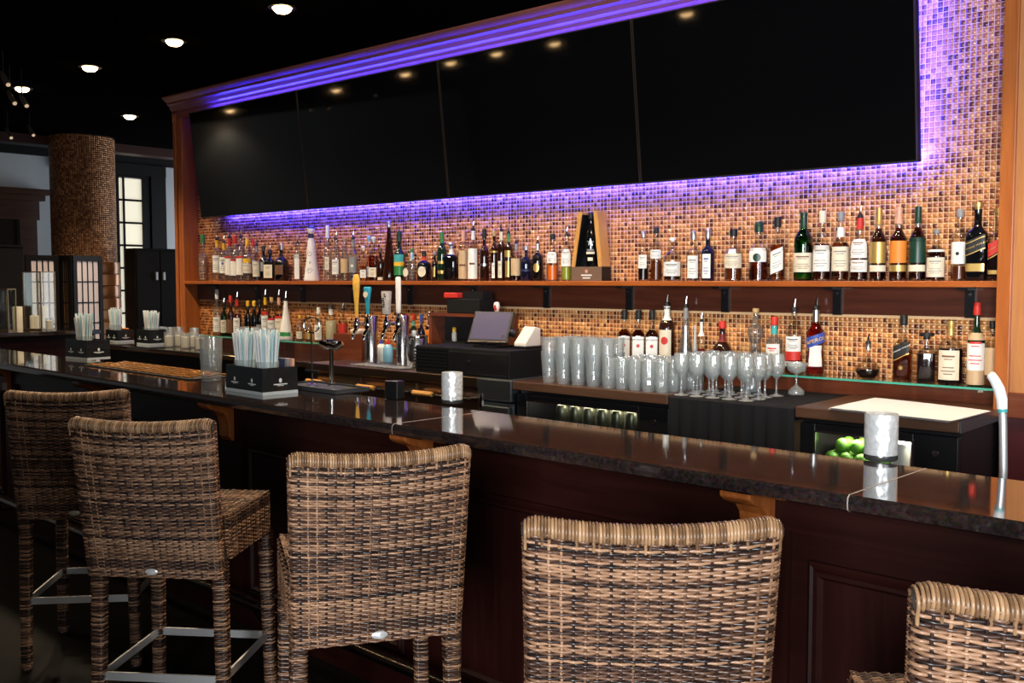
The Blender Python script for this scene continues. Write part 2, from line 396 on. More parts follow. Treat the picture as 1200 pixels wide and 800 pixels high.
# ------------------------------------------------------------ televisions with light strips on their backs
screen_m = plain('screen_black_glass', (.003, .003, .0035), .05, spec=.4)
led_m = plain('led_blue', (.1, .1, .3), .5, emit=(.06, .05, 1.0), es=12)
T0, TW = -6.98, 1.3675
TILT = R(6.5); TH = .80
LED = (.02, .022, 1.0)
places = ('beside the cherry pillar', 'second from the cherry pillar', 'third from the cherry pillar', 'at the wide mosaic margin')
for i in range(4):
    cx = T0 + TW * (i + .5)
    t = thing('television', 'large black wall-mounted television in the row of four, ' + places[i], 'television', (cx, -.13, 2.035), 0, 'televisions over the bar')
    t.rotation_euler = (TILT, 0, 0); hw = TW / 2 - .003
    box('cabinet', black_matte, (-hw, .006, 0, hw, .05, TH), t, bevel=.003)
    box('screen', screen_m, (-hw + .006, .002, .010, hw - .006, .006, TH - .006), t)
    bz = MB().box(-hw, 0, 0, hw, .006, .009).box(-hw, 0, TH - .006, hw, .006, TH).box(-hw, 0, .009, -hw + .005, .006, TH - .006).box(hw - .005, 0, .009, hw, .006, TH - .006)
    bz.build('bezel', plain('bezel_brown_black', (.022, .015, .012), .4), t, smooth=False)
    box('mount', black, (-.25, .05, .3, .25, .09, .5), t)
    box('led_strip', led_m, (-hw + .02 + (.12 if i == 0 else 0), .05, .022, hw - .02, .088, .030), t)
    x0 = -hw + (.2 if i == 0 else .0); x1 = hw
    area_light('led_glow', ((x0 + x1) / 2, .090, .026), (R(80), 0, 0), x1 - x0, .012, 27, LED, t)
    box('led_strip', led_m, (-hw + .02 + (.12 if i == 0 else 0), .05, TH - .05, hw - .02, .053, TH - .042), t)
    area_light('led_glow', ((x0 + x1) / 2, .056, TH - .03), (R(125), 0, 0), x1 - x0, .012, 21, LED, t)
    if i == 3:
        box('led_strip', led_m, (hw - .034, .05, .05, hw - .026, .088, TH - .06), t)
        area_light('led_glow', (hw - .03, .090, TH / 2), (R(90), 0, R(-10)), .012, TH, 12, LED, t)

# ------------------------------------------------------------ recessed ceiling lights
lens_m = plain('warm_lamp_lens', (1, .8, .5), .4, emit=(1, .62, .27), es=32)
WARM = (1.0, .80, .55)
def downlight(x, y, label, energy, first=[None], mesh={}):
    d = thing('downlight', label, 'ceiling light', (x, y, CEIL), 0, 'recessed downlights')
    if not mesh:
        mesh['r'] = MB().lathe([(.075, -.002), (.075, -.008), (.055, -.010), (.050, -.002)], 24).mesh('trim_ring'); mesh['r'].materials.append(black)
        mesh['l'] = MB().lathe([(.005, -.036), (.030, -.032), (.044, -.021), (.050, -.006), (.050, -.0035), (.005, -.0035)], 24).mesh('lens'); mesh['l'].materials.append(lens_m)
    link('trim_ring', mesh['r'], d); link('lens', mesh['l'], d)
    l = bpy.data.lights.new('lamp_light', 'SPOT'); l.energy = energy; l.color = WARM; l.spot_size = R(125); l.spot_blend = .7; l.shadow_soft_size = .05
    o = bpy.data.objects.new('lamp_light', l); col.objects.link(o); o.parent = d; o.location = (0, 0, -.06)
    return d
A_L = 'recessed warm downlight in the ceiling row above the bar aisle'
for k in range(8): downlight(-7.75 + 1.095 * k, -1.135, A_L, 100 if k < 5 else 82)
downlight(-8.345, .012, 'recessed warm downlight near the tiled column beyond the cherry pillar', 130)
for (x, y) in ((-10.8, -3.12), (-8.98, -3.32), (-7.53, -3.04), (-6.63, -2.78), (-6.09, -2.82), (-5.61, -3.05), (-4.11, -2.78), (-1.9, -3.0), (-.4, -3.0)):
    downlight(x, y, 'recessed warm downlight in the ceiling above the line of stools', 14)

# ------------------------------------------------------------ tiled column, screens and furniture beyond the bar
CX = -10.0; CY = at_x(98, 250, CX).y; CR = 35 * depth((CX, CY, 1.8)) / FPX
colm = bpy.data.objects.new('mosaic_column', None); col.objects.link(colm); colm.location = (CX, CY, 0)
tag(colm, 'round column clad in copper mosaic tiles beyond the bar', 'column')
MB().lathe([(CR, 0), (CR, CEIL - .001)], 48).build('core', grout_dark, colm)
nz, na = 130, 88; zz = np.arange(nz) * .0205 + .33 + .0; aa = np.arange(na) * 2 * math.pi / na
A, Z = np.meshgrid(aa, zz); A = A.ravel(); Z = Z.ravel()
Nn = np.stack([np.cos(A), np.sin(A), 0 * A], 1); U = np.stack([-np.sin(A), np.cos(A), 0 * A], 1); Wd = np.tile([0, 0, 1.], (len(A), 1))
mosaic(Nn * CR + Wd * Z[:, None], U, Wd, Nn, .0188, .004, 'tile_cladding', copper_tile, colm)
b = MB()
for i, z in enumerate(np.arange(.9, 1.62, .12)):
    b.lathe([(CR + .026, z), (CR + .03 + .006 * (i % 2), z + .006), (CR + .03 + .006 * (i % 2), z + .112), (CR + .026, z + .119)], 40)
b.build('base_bands', copper_tile, colm)
# ceiling beam over the column
struct(box('beam_1', plain('dark_red_beam', (.05, .014, .008), .5), (-10.35, -.7, CEIL - .09, -10.15, 2.9, CEIL)))
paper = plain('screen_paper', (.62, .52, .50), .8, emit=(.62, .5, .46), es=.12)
amber_paper = plain('amber_paper', (.7, .38, .16), .8)
lattice = plain('black_lacquer', (.006, .005, .005), .55, spec=.15)
def shoji_panel(parent, x0, y0, x1, y1, zt, nc, nr, mat, z0=0.0):
    """framed paper panel standing between two floor points"""
    a = Vector((x0, y0, 0)); d = Vector((x1, y1, 0)) - a; L = d.length; ang = math.atan2(d.y, d.x)
    f = MB(); fr = .05
    f.box(0, -.015, z0, fr, .015, zt).box(L - fr, -.015, z0, L, .015, zt).box(fr, -.015, zt - fr, L - fr, .015, zt).box(fr, -.015, z0, L - fr, .015, z0 + .35)
    fo = f.build('panel_frame', lattice, parent, a - parent.location, (0, 0, ang), smooth=False)
    cw, chh = (L - 2 * fr) / nc, (zt - fr - z0 - .35) / nr
    for i in range(nc):
        for j in range(nr):
            box('paper_pane', mat, (fr + i * cw + .004, -.003, z0 + .35 + j * chh + .004, fr + (i + 1) * cw - .004, .003, z0 + .35 + (j + 1) * chh - .004), fo)
    k = MB()
    for i in range(1, nc): k.box(fr + i * cw - .006, -.009, z0 + .35, fr + i * cw + .006, .009, zt - fr)
    for j in range(1, nr): k.box(fr, -.008, z0 + .35 + j * chh - .006, L - fr, .008, z0 + .35 + j * chh + .006)
    k.build('lattice', lattice, fo, smooth=False)
sx = -9.53
pts = [at_x(30, 330, sx), at_x(70, 330, sx + .02), at_x(85, 330, sx + .18), at_x(119, 330, sx)]
scr = thing('folding_screen', 'black lattice folding screen with pale paper panes before the tiled column', 'screen', (sx, -.5, 0))
zt = at_x(50, 299, sx).z
shoji_panel(scr, pts[0].x, pts[0].y, pts[1].x, pts[1].y, zt, 4, 7, paper)
shoji_panel(scr, pts[1].x, pts[1].y, pts[2].x, pts[2].y, zt, 3, 7, amber_paper)
shoji_panel(scr, pts[2].x, pts[2].y, pts[3].x, pts[3].y, zt, 4, 7, paper)
# tall lit shoji window on the far wall
w1 = bpy.data.objects.new('window_1', None); col.objects.link(w1); struct(w1)
q0, q1, qm = at_x(137, 207, XL), at_x(168, 362, XL), at_x(143, 207, XL)
w1.location = (XL, q0.y, q1.z - .3)
Wd_, Hh = q1.y - q0.y, q0.z - q1.z + .3; c1 = qm.y - q0.y
lit = plain('daylit_rice_paper', (.8, .75, .6), .8, emit=(.86, .80, .62), es=.75)
f = MB().box(.0, -.03, -.03, .04, 0, Hh + .03).box(.0, Wd_, -.03, .04, Wd_ + .1, Hh + .03).box(0, 0, -.03, .04, Wd_, 0).box(0, 0, Hh, .04, Wd_, Hh + .03)
nr = 7
for j in range(1, nr): f.box(.0, 0, Hh * j / nr - .012, .035, Wd_, Hh * j / nr + .012)
f.box(0, c1 - .01, 0, .035, c1 + .01, Hh)
f.build('window_frame', lattice, w1, smooth=False)
for j in range(nr):
    for (ya, yb) in ((0, c1 - .01), (c1 + .01, Wd_)): box('pane', lit, (.004, ya, Hh * j / nr + .012, .014, yb, Hh * (j + 1) / nr - .012), w1)
# dark panelling round that window
struct(box('wall_left_panel', black_matte, (XL, q1.y + .1, 0, XL + .06, at_x(192, 250, XL).y, CEIL - .1)))
struct(box('trim_7', black_matte, (XL, at_x(66, 250, XL).y, q0.z + .03, XL + .07, at_x(192, 250, XL).y, CEIL - .1)))
# doorway with a wooden cornice
d1 = bpy.data.objects.new('door_1', None); col.objects.link(d1); struct(d1)
ye, yj = at_x(55, 225, XL + .1).y, at_x(45, 300, XL + .05).y
d1.location = (XL, ye - 1.0, 0); ze = at_x(40, 222, XL + .1).z; dw = wood('door_brown', (.03, .012, .007), (.07, .028, .016), .4, axis=1, scale=2)
MB().box(.0, -.6, ze - .06, .2, 1.0, ze).box(0, -.6, ze - .12, .13, .97, ze - .06).box(0, -.6, ze - .32, .07, .93, ze - .12).box(0, .72, 0, .07, .9, ze - .32).build('casing', dw, d1, smooth=False)
box('door_leaf', plain('door_dark', (.014, .008, .006), .3), (.0, -.6, 0, .03, .72, ze - .32), d1)
box('door_glass', G['pane'], (.03, .0, 1.2, .036, .62, 1.95), d1)
box('glazing_bar', dw, (.03, .0, 1.86, .04, .62, 1.90), d1)
# black cabinet
ya, yb = at_x(159, 300, -9.5).y, at_x(214, 300, -9.5).y; zc = at_x(180, 291, -9.5).z
cb = thing('cabinet', 'tall black two-door cabinet beyond the cherry pillar', 'cabinet', (-9.5, ya, 0))
box('body', lattice, (-.22, 0, 0, -.02, yb - ya, zc), cb, bevel=.004)
for k in range(2):
    h2 = (yb - ya) / 2
    dr = box('door', lattice, (-.02, .01 + h2 * k, .1, 0, h2 * (k + 1) - .005, zc - .03), cb, bevel=.003)
    box('handle', brushed, (0, h2 + (-.05 if k == 0 else .03), zc - .32, .02, h2 + (-.03 if k == 0 else .05), zc - .24), dr)
# black high-backed partition by the lanterns
pa = thing('partition', 'black panelled partition beside the paper folding screen', 'partition', (-9.45, at_x(-30, 330, -9.4).y, 0))
L = at_x(32, 330, -9.4).y - pa.location.y - .01
zt2 = at_x(10, 289, -9.4).z
box('panel', lattice, (-.05, 0, 0, 0, L, zt2), pa, bevel=.004); box('top_rail', lattice, (-.06, 0, zt2, .015, L, zt2 + .02), pa)
# track spotlights in the corner of the ceiling
for (px, py, X) in ((4, 95, -6.6), (12, 117, -7.0), (26, 120, -7.1), (35, 155, -8.9), (9, 158, -8.9)):
    q = at_x(px, py, X)
    s = thing('track_spotlight', 'small swivel spotlight hanging from the black ceiling before the far plaster wall', 'spotlight', (q.x, q.y, CEIL), 0, 'ceiling track spotlights')
    dz = q.z - CEIL
    MB().tube([(0, 0, 0), (0, 0, dz + .05)], .005).build('stem', black_matte, s)
    hd = MB().tube([(-.03, .0, dz + .06), (.0, 0, dz + .03), (.07, 0, dz - .03)], [.010, .015, .017], 12).build('lamp_head', plain('spot_grey', (.10, .095, .09), .4, .4), s)
    MB().tube([(.071, 0, dz - .031), (.074, 0, dz - .034)], .013, 12).build('lens', plain('spot_lens', (1, .8, .6), .4, emit=(1, .7, .45), es=.5), hd)

# ------------------------------------------------------------ the bar
BANG = -.035
bar = thing('bar_counter', 'long mahogany bar with polished dark stone top and panelled front', 'bar counter', (-3, -1.83, 0), BANG)
def bl(px, py, z=1.07):
    """pixel on the bar top -> world point"""
    return at_z(px, py, z)
sp = [(-.236, 1.03), (-.248, 1.036), (-.25, 1.05), (-.248, 1.064), (-.24, 1.07), (.196, 1.07), (.203, 1.062), (.203, 1.03)]
cuts = [-5.7, .49, 2.095, 4.3]
for a, b in zip(cuts[:-1], cuts[1:]):
    MB().extrude_x(sp, a + .0015, b - .0015).build('stone_slab', granite, bar, smooth=False)
joint = plain('pale_joint', (.35, .30, .27), .5)
for c in cuts[1:3]: MB().extrude_x([(y, z + (.0006 if z > 1.05 else 0)) for y, z in sp], c - .0016, c + .0016).build('slab_joint', joint, bar, smooth=False)
box('carcass', mahog, (-5.6, 0, 0, 4.2, .17, 1.03), bar)
box('plinth', mahog, (-5.6, -.03, 0, 4.2, 0, .14), bar, bevel=.004)
box('top_rail', mahog, (-5.6, -.018, .90, 4.2, 0, 1.03), bar)
box('cornice', mahog, (-5.6, -.035, 1.005, 4.2, -.018, 1.03), bar, bevel=.006)
prof = [(0, 0), (0, -.010), (.008, -.016), (.016, -.012), (.022, -.02), (.032, -.022), (.040, -.012), (.046, -.006), (.046, 0)]
def frame_mesh(w, h):
    """mitred moulding round a panel: profile (inward, out) swept round a rectangle in the xz plane"""
    m = MB(); n = len(prof); cn = [(-w / 2, -h / 2), (w / 2, -h / 2), (w / 2, h / 2), (-w / 2, h / 2)]; sg = [(1, 1), (-1, 1), (-1, -1), (1, -1)]
    V = [(cx + sx * a, y, cz + sz * a) for (cx, cz), (sx, sz) in zip(cn, sg) for a, y in prof]
    F = [(k * n + i, ((k + 1) % 4) * n + i, ((k + 1) % 4) * n + i + 1, k * n + i + 1) for k in range(4) for i in range(n - 1)]
    return m.add(V, F)
fm = pm = cm = None
BAY = 1.35; X0 = -1.255 + 3
cbs = [(-.15, 1.028), (-.15, .995), (-.135, .983), (-.11, .972), (-.075, .962), (-.055, .94), (-.045, .90), (-.045, .85), (-.03, .83), (-.018, .83), (-.018, 1.028)]
for k in range(-5, 3):
    lx = X0 + BAY * k
    if cm is None:
        g = MB().extrude_x(cbs, -.045, .045); cm = g.build('corbel', cherry_v, bar, (lx, 0, 0), smooth=False, bevel=.004)
        cl = MB().box(-.05, -.158, 1.015, .05, -.018, 1.029).build('corbel_cap', cherry_v, cm, smooth=False, bevel=.003)
        st = MB().box(-.085, -.018, .14, .085, 0, .90).build('stile', mahog_v, bar, (lx, 0, 0), smooth=False)
    else:
        for src in (cm, st):
            c = src.copy(); col.objects.link(c); c.location = (lx, 0, 0)
            if src is cm: d = cl.copy(); col.objects.link(d); d.parent = c
    if k < 2:
        mx_, w_ = lx + BAY / 2, BAY - .27
        if fm is None:
            pm = box('panel', mahog_v, (-w_ / 2 + .04, -.010, -.31, w_ / 2 - .04, 0, .31), bar, bevel=.008, loc=(mx_, 0, .49))
            fm = frame_mesh(w_, .68).build('panel_moulding', mahog, pm, smooth=False)
        else:
            c = pm.copy(); col.objects.link(c); c.location = (mx_, 0, .49); d = fm.copy(); col.objects.link(d); d.parent = c
fr = bar
rm = plain('dark_bronze', (.16, .13, .11), .25, 1)
MB().tube([(-5.5, -.17, .2), (4.2, -.17, .2)], .022, 12).build('foot_rail', rm, fr)
for k in range(7):
    MB().tube([(-5 + 1.5 * k, -.031, .11), (-5 + 1.5 * k, -.14, .12), (-5 + 1.5 * k, -.17, .178)], .013, 8).build('rail_bracket', rm, fr)

# side counter with the lanterns
sc_ = thing('side_counter', 'dark wood side counter with black stone top before the paper screen', 'counter', (-8.95, -1.0, 0))
box('top', granite, (-.33, -.36, 1.08, .33, .85, 1.12), sc_, bevel=.006); box('base', mahog, (-.27, -.31, 0, .27, .8, 1.08), sc_)

# ------------------------------------------------------------ back counter units, one after another along the wall
CF = -.6; CT = 1.05
u1 = thing('back_counter', 'black back counter carrying glasses and candles beside the cherry pillar', 'counter', (-6.4, -.3, 0))
box('top', granite, (-1.4, -.3, 1.015, 1.38, .278, CT), u1, bevel=.005)
box('front', black, (-1.38, -.25, 0, 1.38, .278, 1.015), u1)
box('edge_strip', plain('brass_edge', (.5, .3, .13), .25, 1), (-1.4, -.303, 1.017, 1.38, -.3, 1.028), u1)
u2 = thing('beer_station', 'stainless steel under-counter beer station with drip tray and handled drawers', 'counter', (-4.2, -.3, 0))
bronze_steel = plain('warm_brushed_steel', (.42, .30, .22), .28, 1)
box('top', bronze_steel, (-.815, -.3, 1.0, .64, .278, CT), u2, bevel=.004)
box('body', bronze_steel, (-.81, -.26, 0, .64, .278, 1.0), u2)
for k in range(3):
    dx = -.8 + .48 * k
    dr = box('drawer', bronze_steel, (dx, -.275, .62, dx + .465, -.26, .985), u2, bevel=.004)
    MB().tube([(dx + .03, -.32, .94), (dx + .03, -.276, .94)], .008).build('handle_post', steel, dr)
    MB().tube([(dx + .43, -.32, .94), (dx + .43, -.276, .94)], .008).build('handle_post', steel, dr)
    MB().tube([(dx + .01, -.32, .94), (dx + .16, -.32, .94)], .014).build('wooden_grip', plain('amber_grip', (.60, .30, .09), .4), dr)
    MB().tube([(dx + .16, -.32, .94), (dx + .45, -.32, .94)], .006).build('handle_bar', steel, dr)
dt = thing('drip_tray', 'flat steel drip tray on the beer station in front of the taps', 'drip tray', (-4.2, -.3, CT + .0003))
box('tray', steel, (-.45, -.27, 0, .02, -.15, .006), dt)
for k in range(11): box('grate_slat', brushed, (-.44 + .042 * k, -.265, .006, -.425 + .042 * k, -.155, .009), dt)
u3 = thing('ice_bin', 'grey steel ice bin with hinged lid between beer station and bottle cooler', 'ice bin', (-3.44, -.3, 0))
gst = plain('blue_grey_steel', (.30, .34, .38), .35, 1)
box('body', gst, (-.115, -.28, 0, .115, .278, .93), u3, bevel=.004); box('rim', gst, (-.118, -.305, .94, .118, .278, 1.05), u3, bevel=.006)
box('lid', gst, (-.07, -.32, .60, .112, -.281, .915), u3, bevel=.005); MB().tube([(-.09, -.3, .9), (-.09, -.3, .97)], .014).build('hinge', chrome, u3)
def cooler(name, label, x0, x1, items, rz=0, yoff=0, top_m=walnut):
    """bottle cooler with a glass door; items(parent-free) fills its shelf"""
    W = x1 - x0
    u = thing(name, label, 'cooler', ((x0 + x1) / 2, -.3 + yoff, 0), rz)
    box('worktop', top_m, (-W / 2, -.3, 1.005, W / 2, .278, CT), u, bevel=.005)
    hw = W / 2 - .01
    cz = MB().box(-hw, -.24, 0, -hw + .04, .27, 1.005).box(hw - .04, -.24, 0, hw, .27, 1.005).box(-hw + .04, .23, .1, hw - .04, .27, .955).box(-hw + .04, -.24, .955, hw - .04, .27, 1.005).box(-hw + .04, -.24, 0, hw - .04, .27, .1)
    cz.build('cabinet', black, u, smooth=False)
    box('liner', plain('cooler_liner', (.55, .50, .42), .5), (-hw + .041, .215, .1, hw - .041, .23, .955), u)
    box('shelf', steel, (-hw + .04, -.2, .80, hw - .04, .21, .806), u)
    d = MB().box(-hw + .0, -.275, .1, -hw + .065, -.242, .985).box(hw - .16, -.275, .1, hw, -.242, .985).box(-hw + .065, -.275, .955, hw - .16, -.242, .985).box(-hw + .065, -.275, .1, hw - .16, -.242, .17)
    do = d.build('door', black, u, smooth=False, bevel=.004)
    box('door_glass', G['pane'], (-hw + .066, -.262, .17, hw - .161, -.256, .954), do)
    fr_ = MB().box(-hw + .06, -.279, .165, -hw + .068, -.275, .96).box(hw - .166, -.279, .165, hw - .158, -.275, .96).box(-hw + .068, -.279, .952, hw - .166, -.275, .96)
    fr_.build('door_trim', steel, do, smooth=False)
    MB().tube([(hw - .08, -.277, .92), (hw - .08, -.272, .92)], .012).build('lock', steel, do)
    l = bpy.data.lights.new('cooler_lamp', 'AREA'); l.shape = 'RECTANGLE'; l.size = W - .3; l.size_y = .05; l.energy = 2.6; l.color = (1, .93, .75)
    o = bpy.data.objects.new('cooler_lamp', l); col.objects.link(o); o.parent = u; o.location = (-.04, -.12, .95)
    return u
u4 = cooler('bottle_cooler', 'black glass-door bottle cooler under the pint glasses with walnut-edged top', -3.318, -2.40, None)
cap_gold = plain('can_top', (.62, .58, .45), .3, 1)
cm_ = MB().lathe([(.026, 0), (.031, .006), (.031, .105), (.026, .118), (.027, .120), (.022, .118)], 14).mesh('beer_can'); cm_.materials.append(plain('can_dark', (.10, .10, .07), .3, .6))
lm_ = MB().lathe([(.005, .1195), (.0225, .1195), (.0225, .1215), (.005, .1215)], 14).mesh('can_lid'); lm_.materials.append(cap_gold)
for i in range(7):
    for j in range(3):
        c = thing('beer_can', 'small drinks can on the shelf behind the glass door of the bottle cooler', 'can', (-3.14 + .085 * i, -.42 + .1 * j, .8065), 0, 'cans in the bottle cooler')
        link('can_body', cm_, c); link('can_lid', lm_, c)
# black cloth over the middle counter
u5 = thing('cloth_covered_counter', 'counter under a black cloth between the two glass-door coolers', 'counter', (-2.1, -.3, 0))
box('top', black_matte, (-.295, -.29, .99, .295, .278, 1.04), u5)
cl = []; nn = 60
dr = MB()
for i in range(nn + 1):
    x = -.296 + .592 * i / nn; yy = -.297 - .006 * math.sin(i * .9) - .004 * math.sin(i * 2.1)
    dr.v += [(x, .278, 1.0445), (x, -.292, 1.0445), (x, -.298, 1.038), (x, yy, .9), (x, yy - .01 * math.sin(i * .9), .15)]
for i in range(nn):
    for k in range(4): a = i * 5 + k; dr.f.append((a, a + 1, a + 6, a + 5))
dr.build('cloth', plain('black_cloth', (.010, .010, .012), .85, spec=.2), u5)
u6 = cooler('lime_cooler', 'black glass-door cooler with limes inside and a paper sheet on its walnut top', -1.80, -1.17, None)
# side of that cooler in grey steel
box('steel_edge', gst, (.316, -.3, 1.005, .320, .278, 1.049), u6)
lime_m = plain('lime_skin', (.10, .26, .03), .4, var=.3, vs=60)
lim = MB().lathe([(.004, 0), (.018, .004), (.027, .016), (.029, .028), (.026, .042), (.016, .052), (.005, .057)], 12).mesh('lime'); lim.materials.append(lime_m)
for i in range(16):
    x, y, z = -1.71 + .061 * (i % 4) + .01 * (i // 8), -.45 + .061 * ((i // 4) % 4), .8065 + 0
    tag(link('lime', lim, None, (x, y, z), (0, 0, i)), 'green lime lying behind the glass door of the cooler', 'lime', 'limes in the cooler')
for i in range(6):
    x, y, z = -1.68 + .061 * (i % 3), -.42 + .061 * (i // 3), .8065 + .05
    tag(link('lime', lim, None, (x, y, z), (0, 0, i)), 'green lime lying behind the glass door of the cooler', 'lime', 'limes in the cooler')
tb = [('white', 'lid_white', -1.445, -.42), ('cream', 'lid_tan', -1.36, -.38), ('blue', 'lid_blue', -1.395, -.29)]
for c, nm, x, y in tb:
    t = thing('food_tub', 'round %s food tub behind the cooler glass next to the limes' % c, 'tub', (x, y, .8065))
    MB().lathe([(.032, 0), (.038, .09), (.037, .10)], 18).build('tub', paint(c), t); MB().lathe([(.039, .10), (.040, .112), (.036, .116)], 18).build('lid', paint('white'), t)

# ------------------------------------------------------------ woven bar stools
def strands(paths, half, thick, closed=False, per=4):
    """flat woven strands: list of (points (n,3), normals (n,3), widthdir (n,3))"""
    V, F, base = [], [], 0
    for P, Nm, Wd in paths:
        n = len(P)
        a = P + Wd * half + Nm * 0; b = P + Nm * thick; c = P - Wd * half; d = P - Nm * thick
        V.append(np.stack([a, P + Wd * half * .55 + Nm * thick * .9, P - Wd * half * .55 + Nm * thick * .9, c], 1).reshape(-1, 3))
        i = np.arange(n if closed else n - 1); j = (i + 1) % n
        for k in range(3): F.append(np.stack([base + i * 4 + k, base + i * 4 + k + 1, base + j * 4 + k + 1, base + j * 4 + k], 1))
        base += n * 4
    return np.concatenate(V), np.concatenate(F)
def rrect(w, t, r, step):
    """points, outward normals and arc length round a rounded rectangle (counter-clockwise)"""
    P, Nn = [], []
    cs = [(w / 2 - r, -t / 2 + r, -90), (w / 2 - r, t / 2 - r, 0), (-w / 2 + r, t / 2 - r, 90), (-w / 2 + r, -t / 2 + r, 180)]
    for (cx, cy, a0) in cs:
        for k in range(5):
            a = R(a0 + 90 * k / 4); Nn.append((math.cos(a), math.sin(a))); P.append((cx + r * math.cos(a), cy + r * math.sin(a)))
    P, Nn = np.array(P), np.array(Nn); P2 = np.vstack([P, P[:1]]); N2 = np.vstack([Nn, Nn[:1]])
    s = np.concatenate([[0], np.cumsum(np.linalg.norm(np.diff(P2, axis=0), axis=1))])
    n = max(8, int(round(s[-1] / step))); q = np.arange(n) * s[-1] / n
    Pq = np.stack([np.interp(q, s, P2[:, k]) for k in (0, 1)], 1); Nq = np.stack([np.interp(q, s, N2[:, k]) for k in (0, 1)], 1)
    return Pq, Nq / np.linalg.norm(Nq, axis=1)[:, None], q, s[-1]
STK, ROW = .0215, .0062
BT, BB, BH = .455, .435, .42          # back: width at top and bottom; rows start height below
ZT, ZB = 1.125, .615
def back_map(x, y, z):
    """flat slab coordinates -> leaning, curved chair back"""
    t = (z - ZB) / (ZT - ZB); lean = -.235 - .075 * t
    bow = -.028 * (1 - (x / .23) ** 2) * t
    sag = -.013 * (1 - (x / .23) ** 2) * t
    return np.stack([x, y + lean + bow, z + sag], -1)
def woven_loop(rows, wfun, tfun, mapf, stk, row, amp=.0032, rnd=.014):
    paths = []
    for i, z in enumerate(rows):
        P, Nn, q, L = rrect(wfun(z), tfun(z), rnd, stk / 4)
        ns = 2 * round(L / stk / 2)
        off = amp * np.cos(2 * math.pi * q / L * ns / 2 + math.pi * (i % 2))
        x = P[:, 0] + Nn[:, 0] * off; y = P[:, 1] + Nn[:, 1] * off
        zz = np.full(len(x), z) + rng.normal(0, .0004)
        pts = mapf(x, y, zz); nrm = np.stack([Nn[:, 0], Nn[:, 1], 0 * zz], 1); up = np.tile([0, 0, 1.], (len(x), 1))
        paths.append((pts, nrm, up))
    return strands(paths, row * .46, .0026, True)
def stakes(rows, wfun, tfun, mapf, stk, rnd=.014, off=.0005):
    P, Nn, q, L = rrect(wfun(rows[0]), tfun(rows[0]), rnd, .002); ns = 2 * round(L / stk / 2); paths = []
    for k in range(ns):
        s0 = (k * L / ns); pts = []; nrm = []; wd = []
        for i, z in enumerate(rows):
            Pz, Nz, qz, Lz = CACHE(wfun(z), tfun(z), rnd)
            f = s0 / L; j = int(f * len(Pz)) % len(Pz)
            a = off - .0030 * math.cos(math.pi * k + math.pi * (i % 2))
            pts.append((Pz[j, 0] + Nz[j, 0] * a, Pz[j, 1] + Nz[j, 1] * a, z)); nrm.append((Nz[j, 0], Nz[j, 1], 0)); wd.append((-Nz[j, 1], Nz[j, 0], 0))
        pts = np.array(pts); paths.append((mapf(pts[:, 0], pts[:, 1], pts[:, 2]), np.array(nrm), np.array(wd)))
    return strands(paths, .0026, .0022)
_c = {}
def CACHE(w, t, r):
    k = (round(w, 4), round(t, 4), r)
    if k not in _c: _c[k] = rrect(w, t, r, .002)
    return _c[k]
ident = lambda x, y, z: np.stack([x, y, z], -1)
rows_b = np.arange(ZB + .004, ZT - .006, ROW)
bw = lambda z: BB + (BT - BB) * (z - ZB) / (ZT - ZB)
stool = {}
def add_q(nm, parts, mat, parent, smooth=True):
    V, F, b0 = [], [], 0
    for v, f in parts: V.append(v); F.append(f + b0); b0 += len(v)
    return quads(nm, np.concatenate(V), np.concatenate(F), mat, parent, smooth)
core_m = plain('wicker_core', (.018, .010, .007), .8)
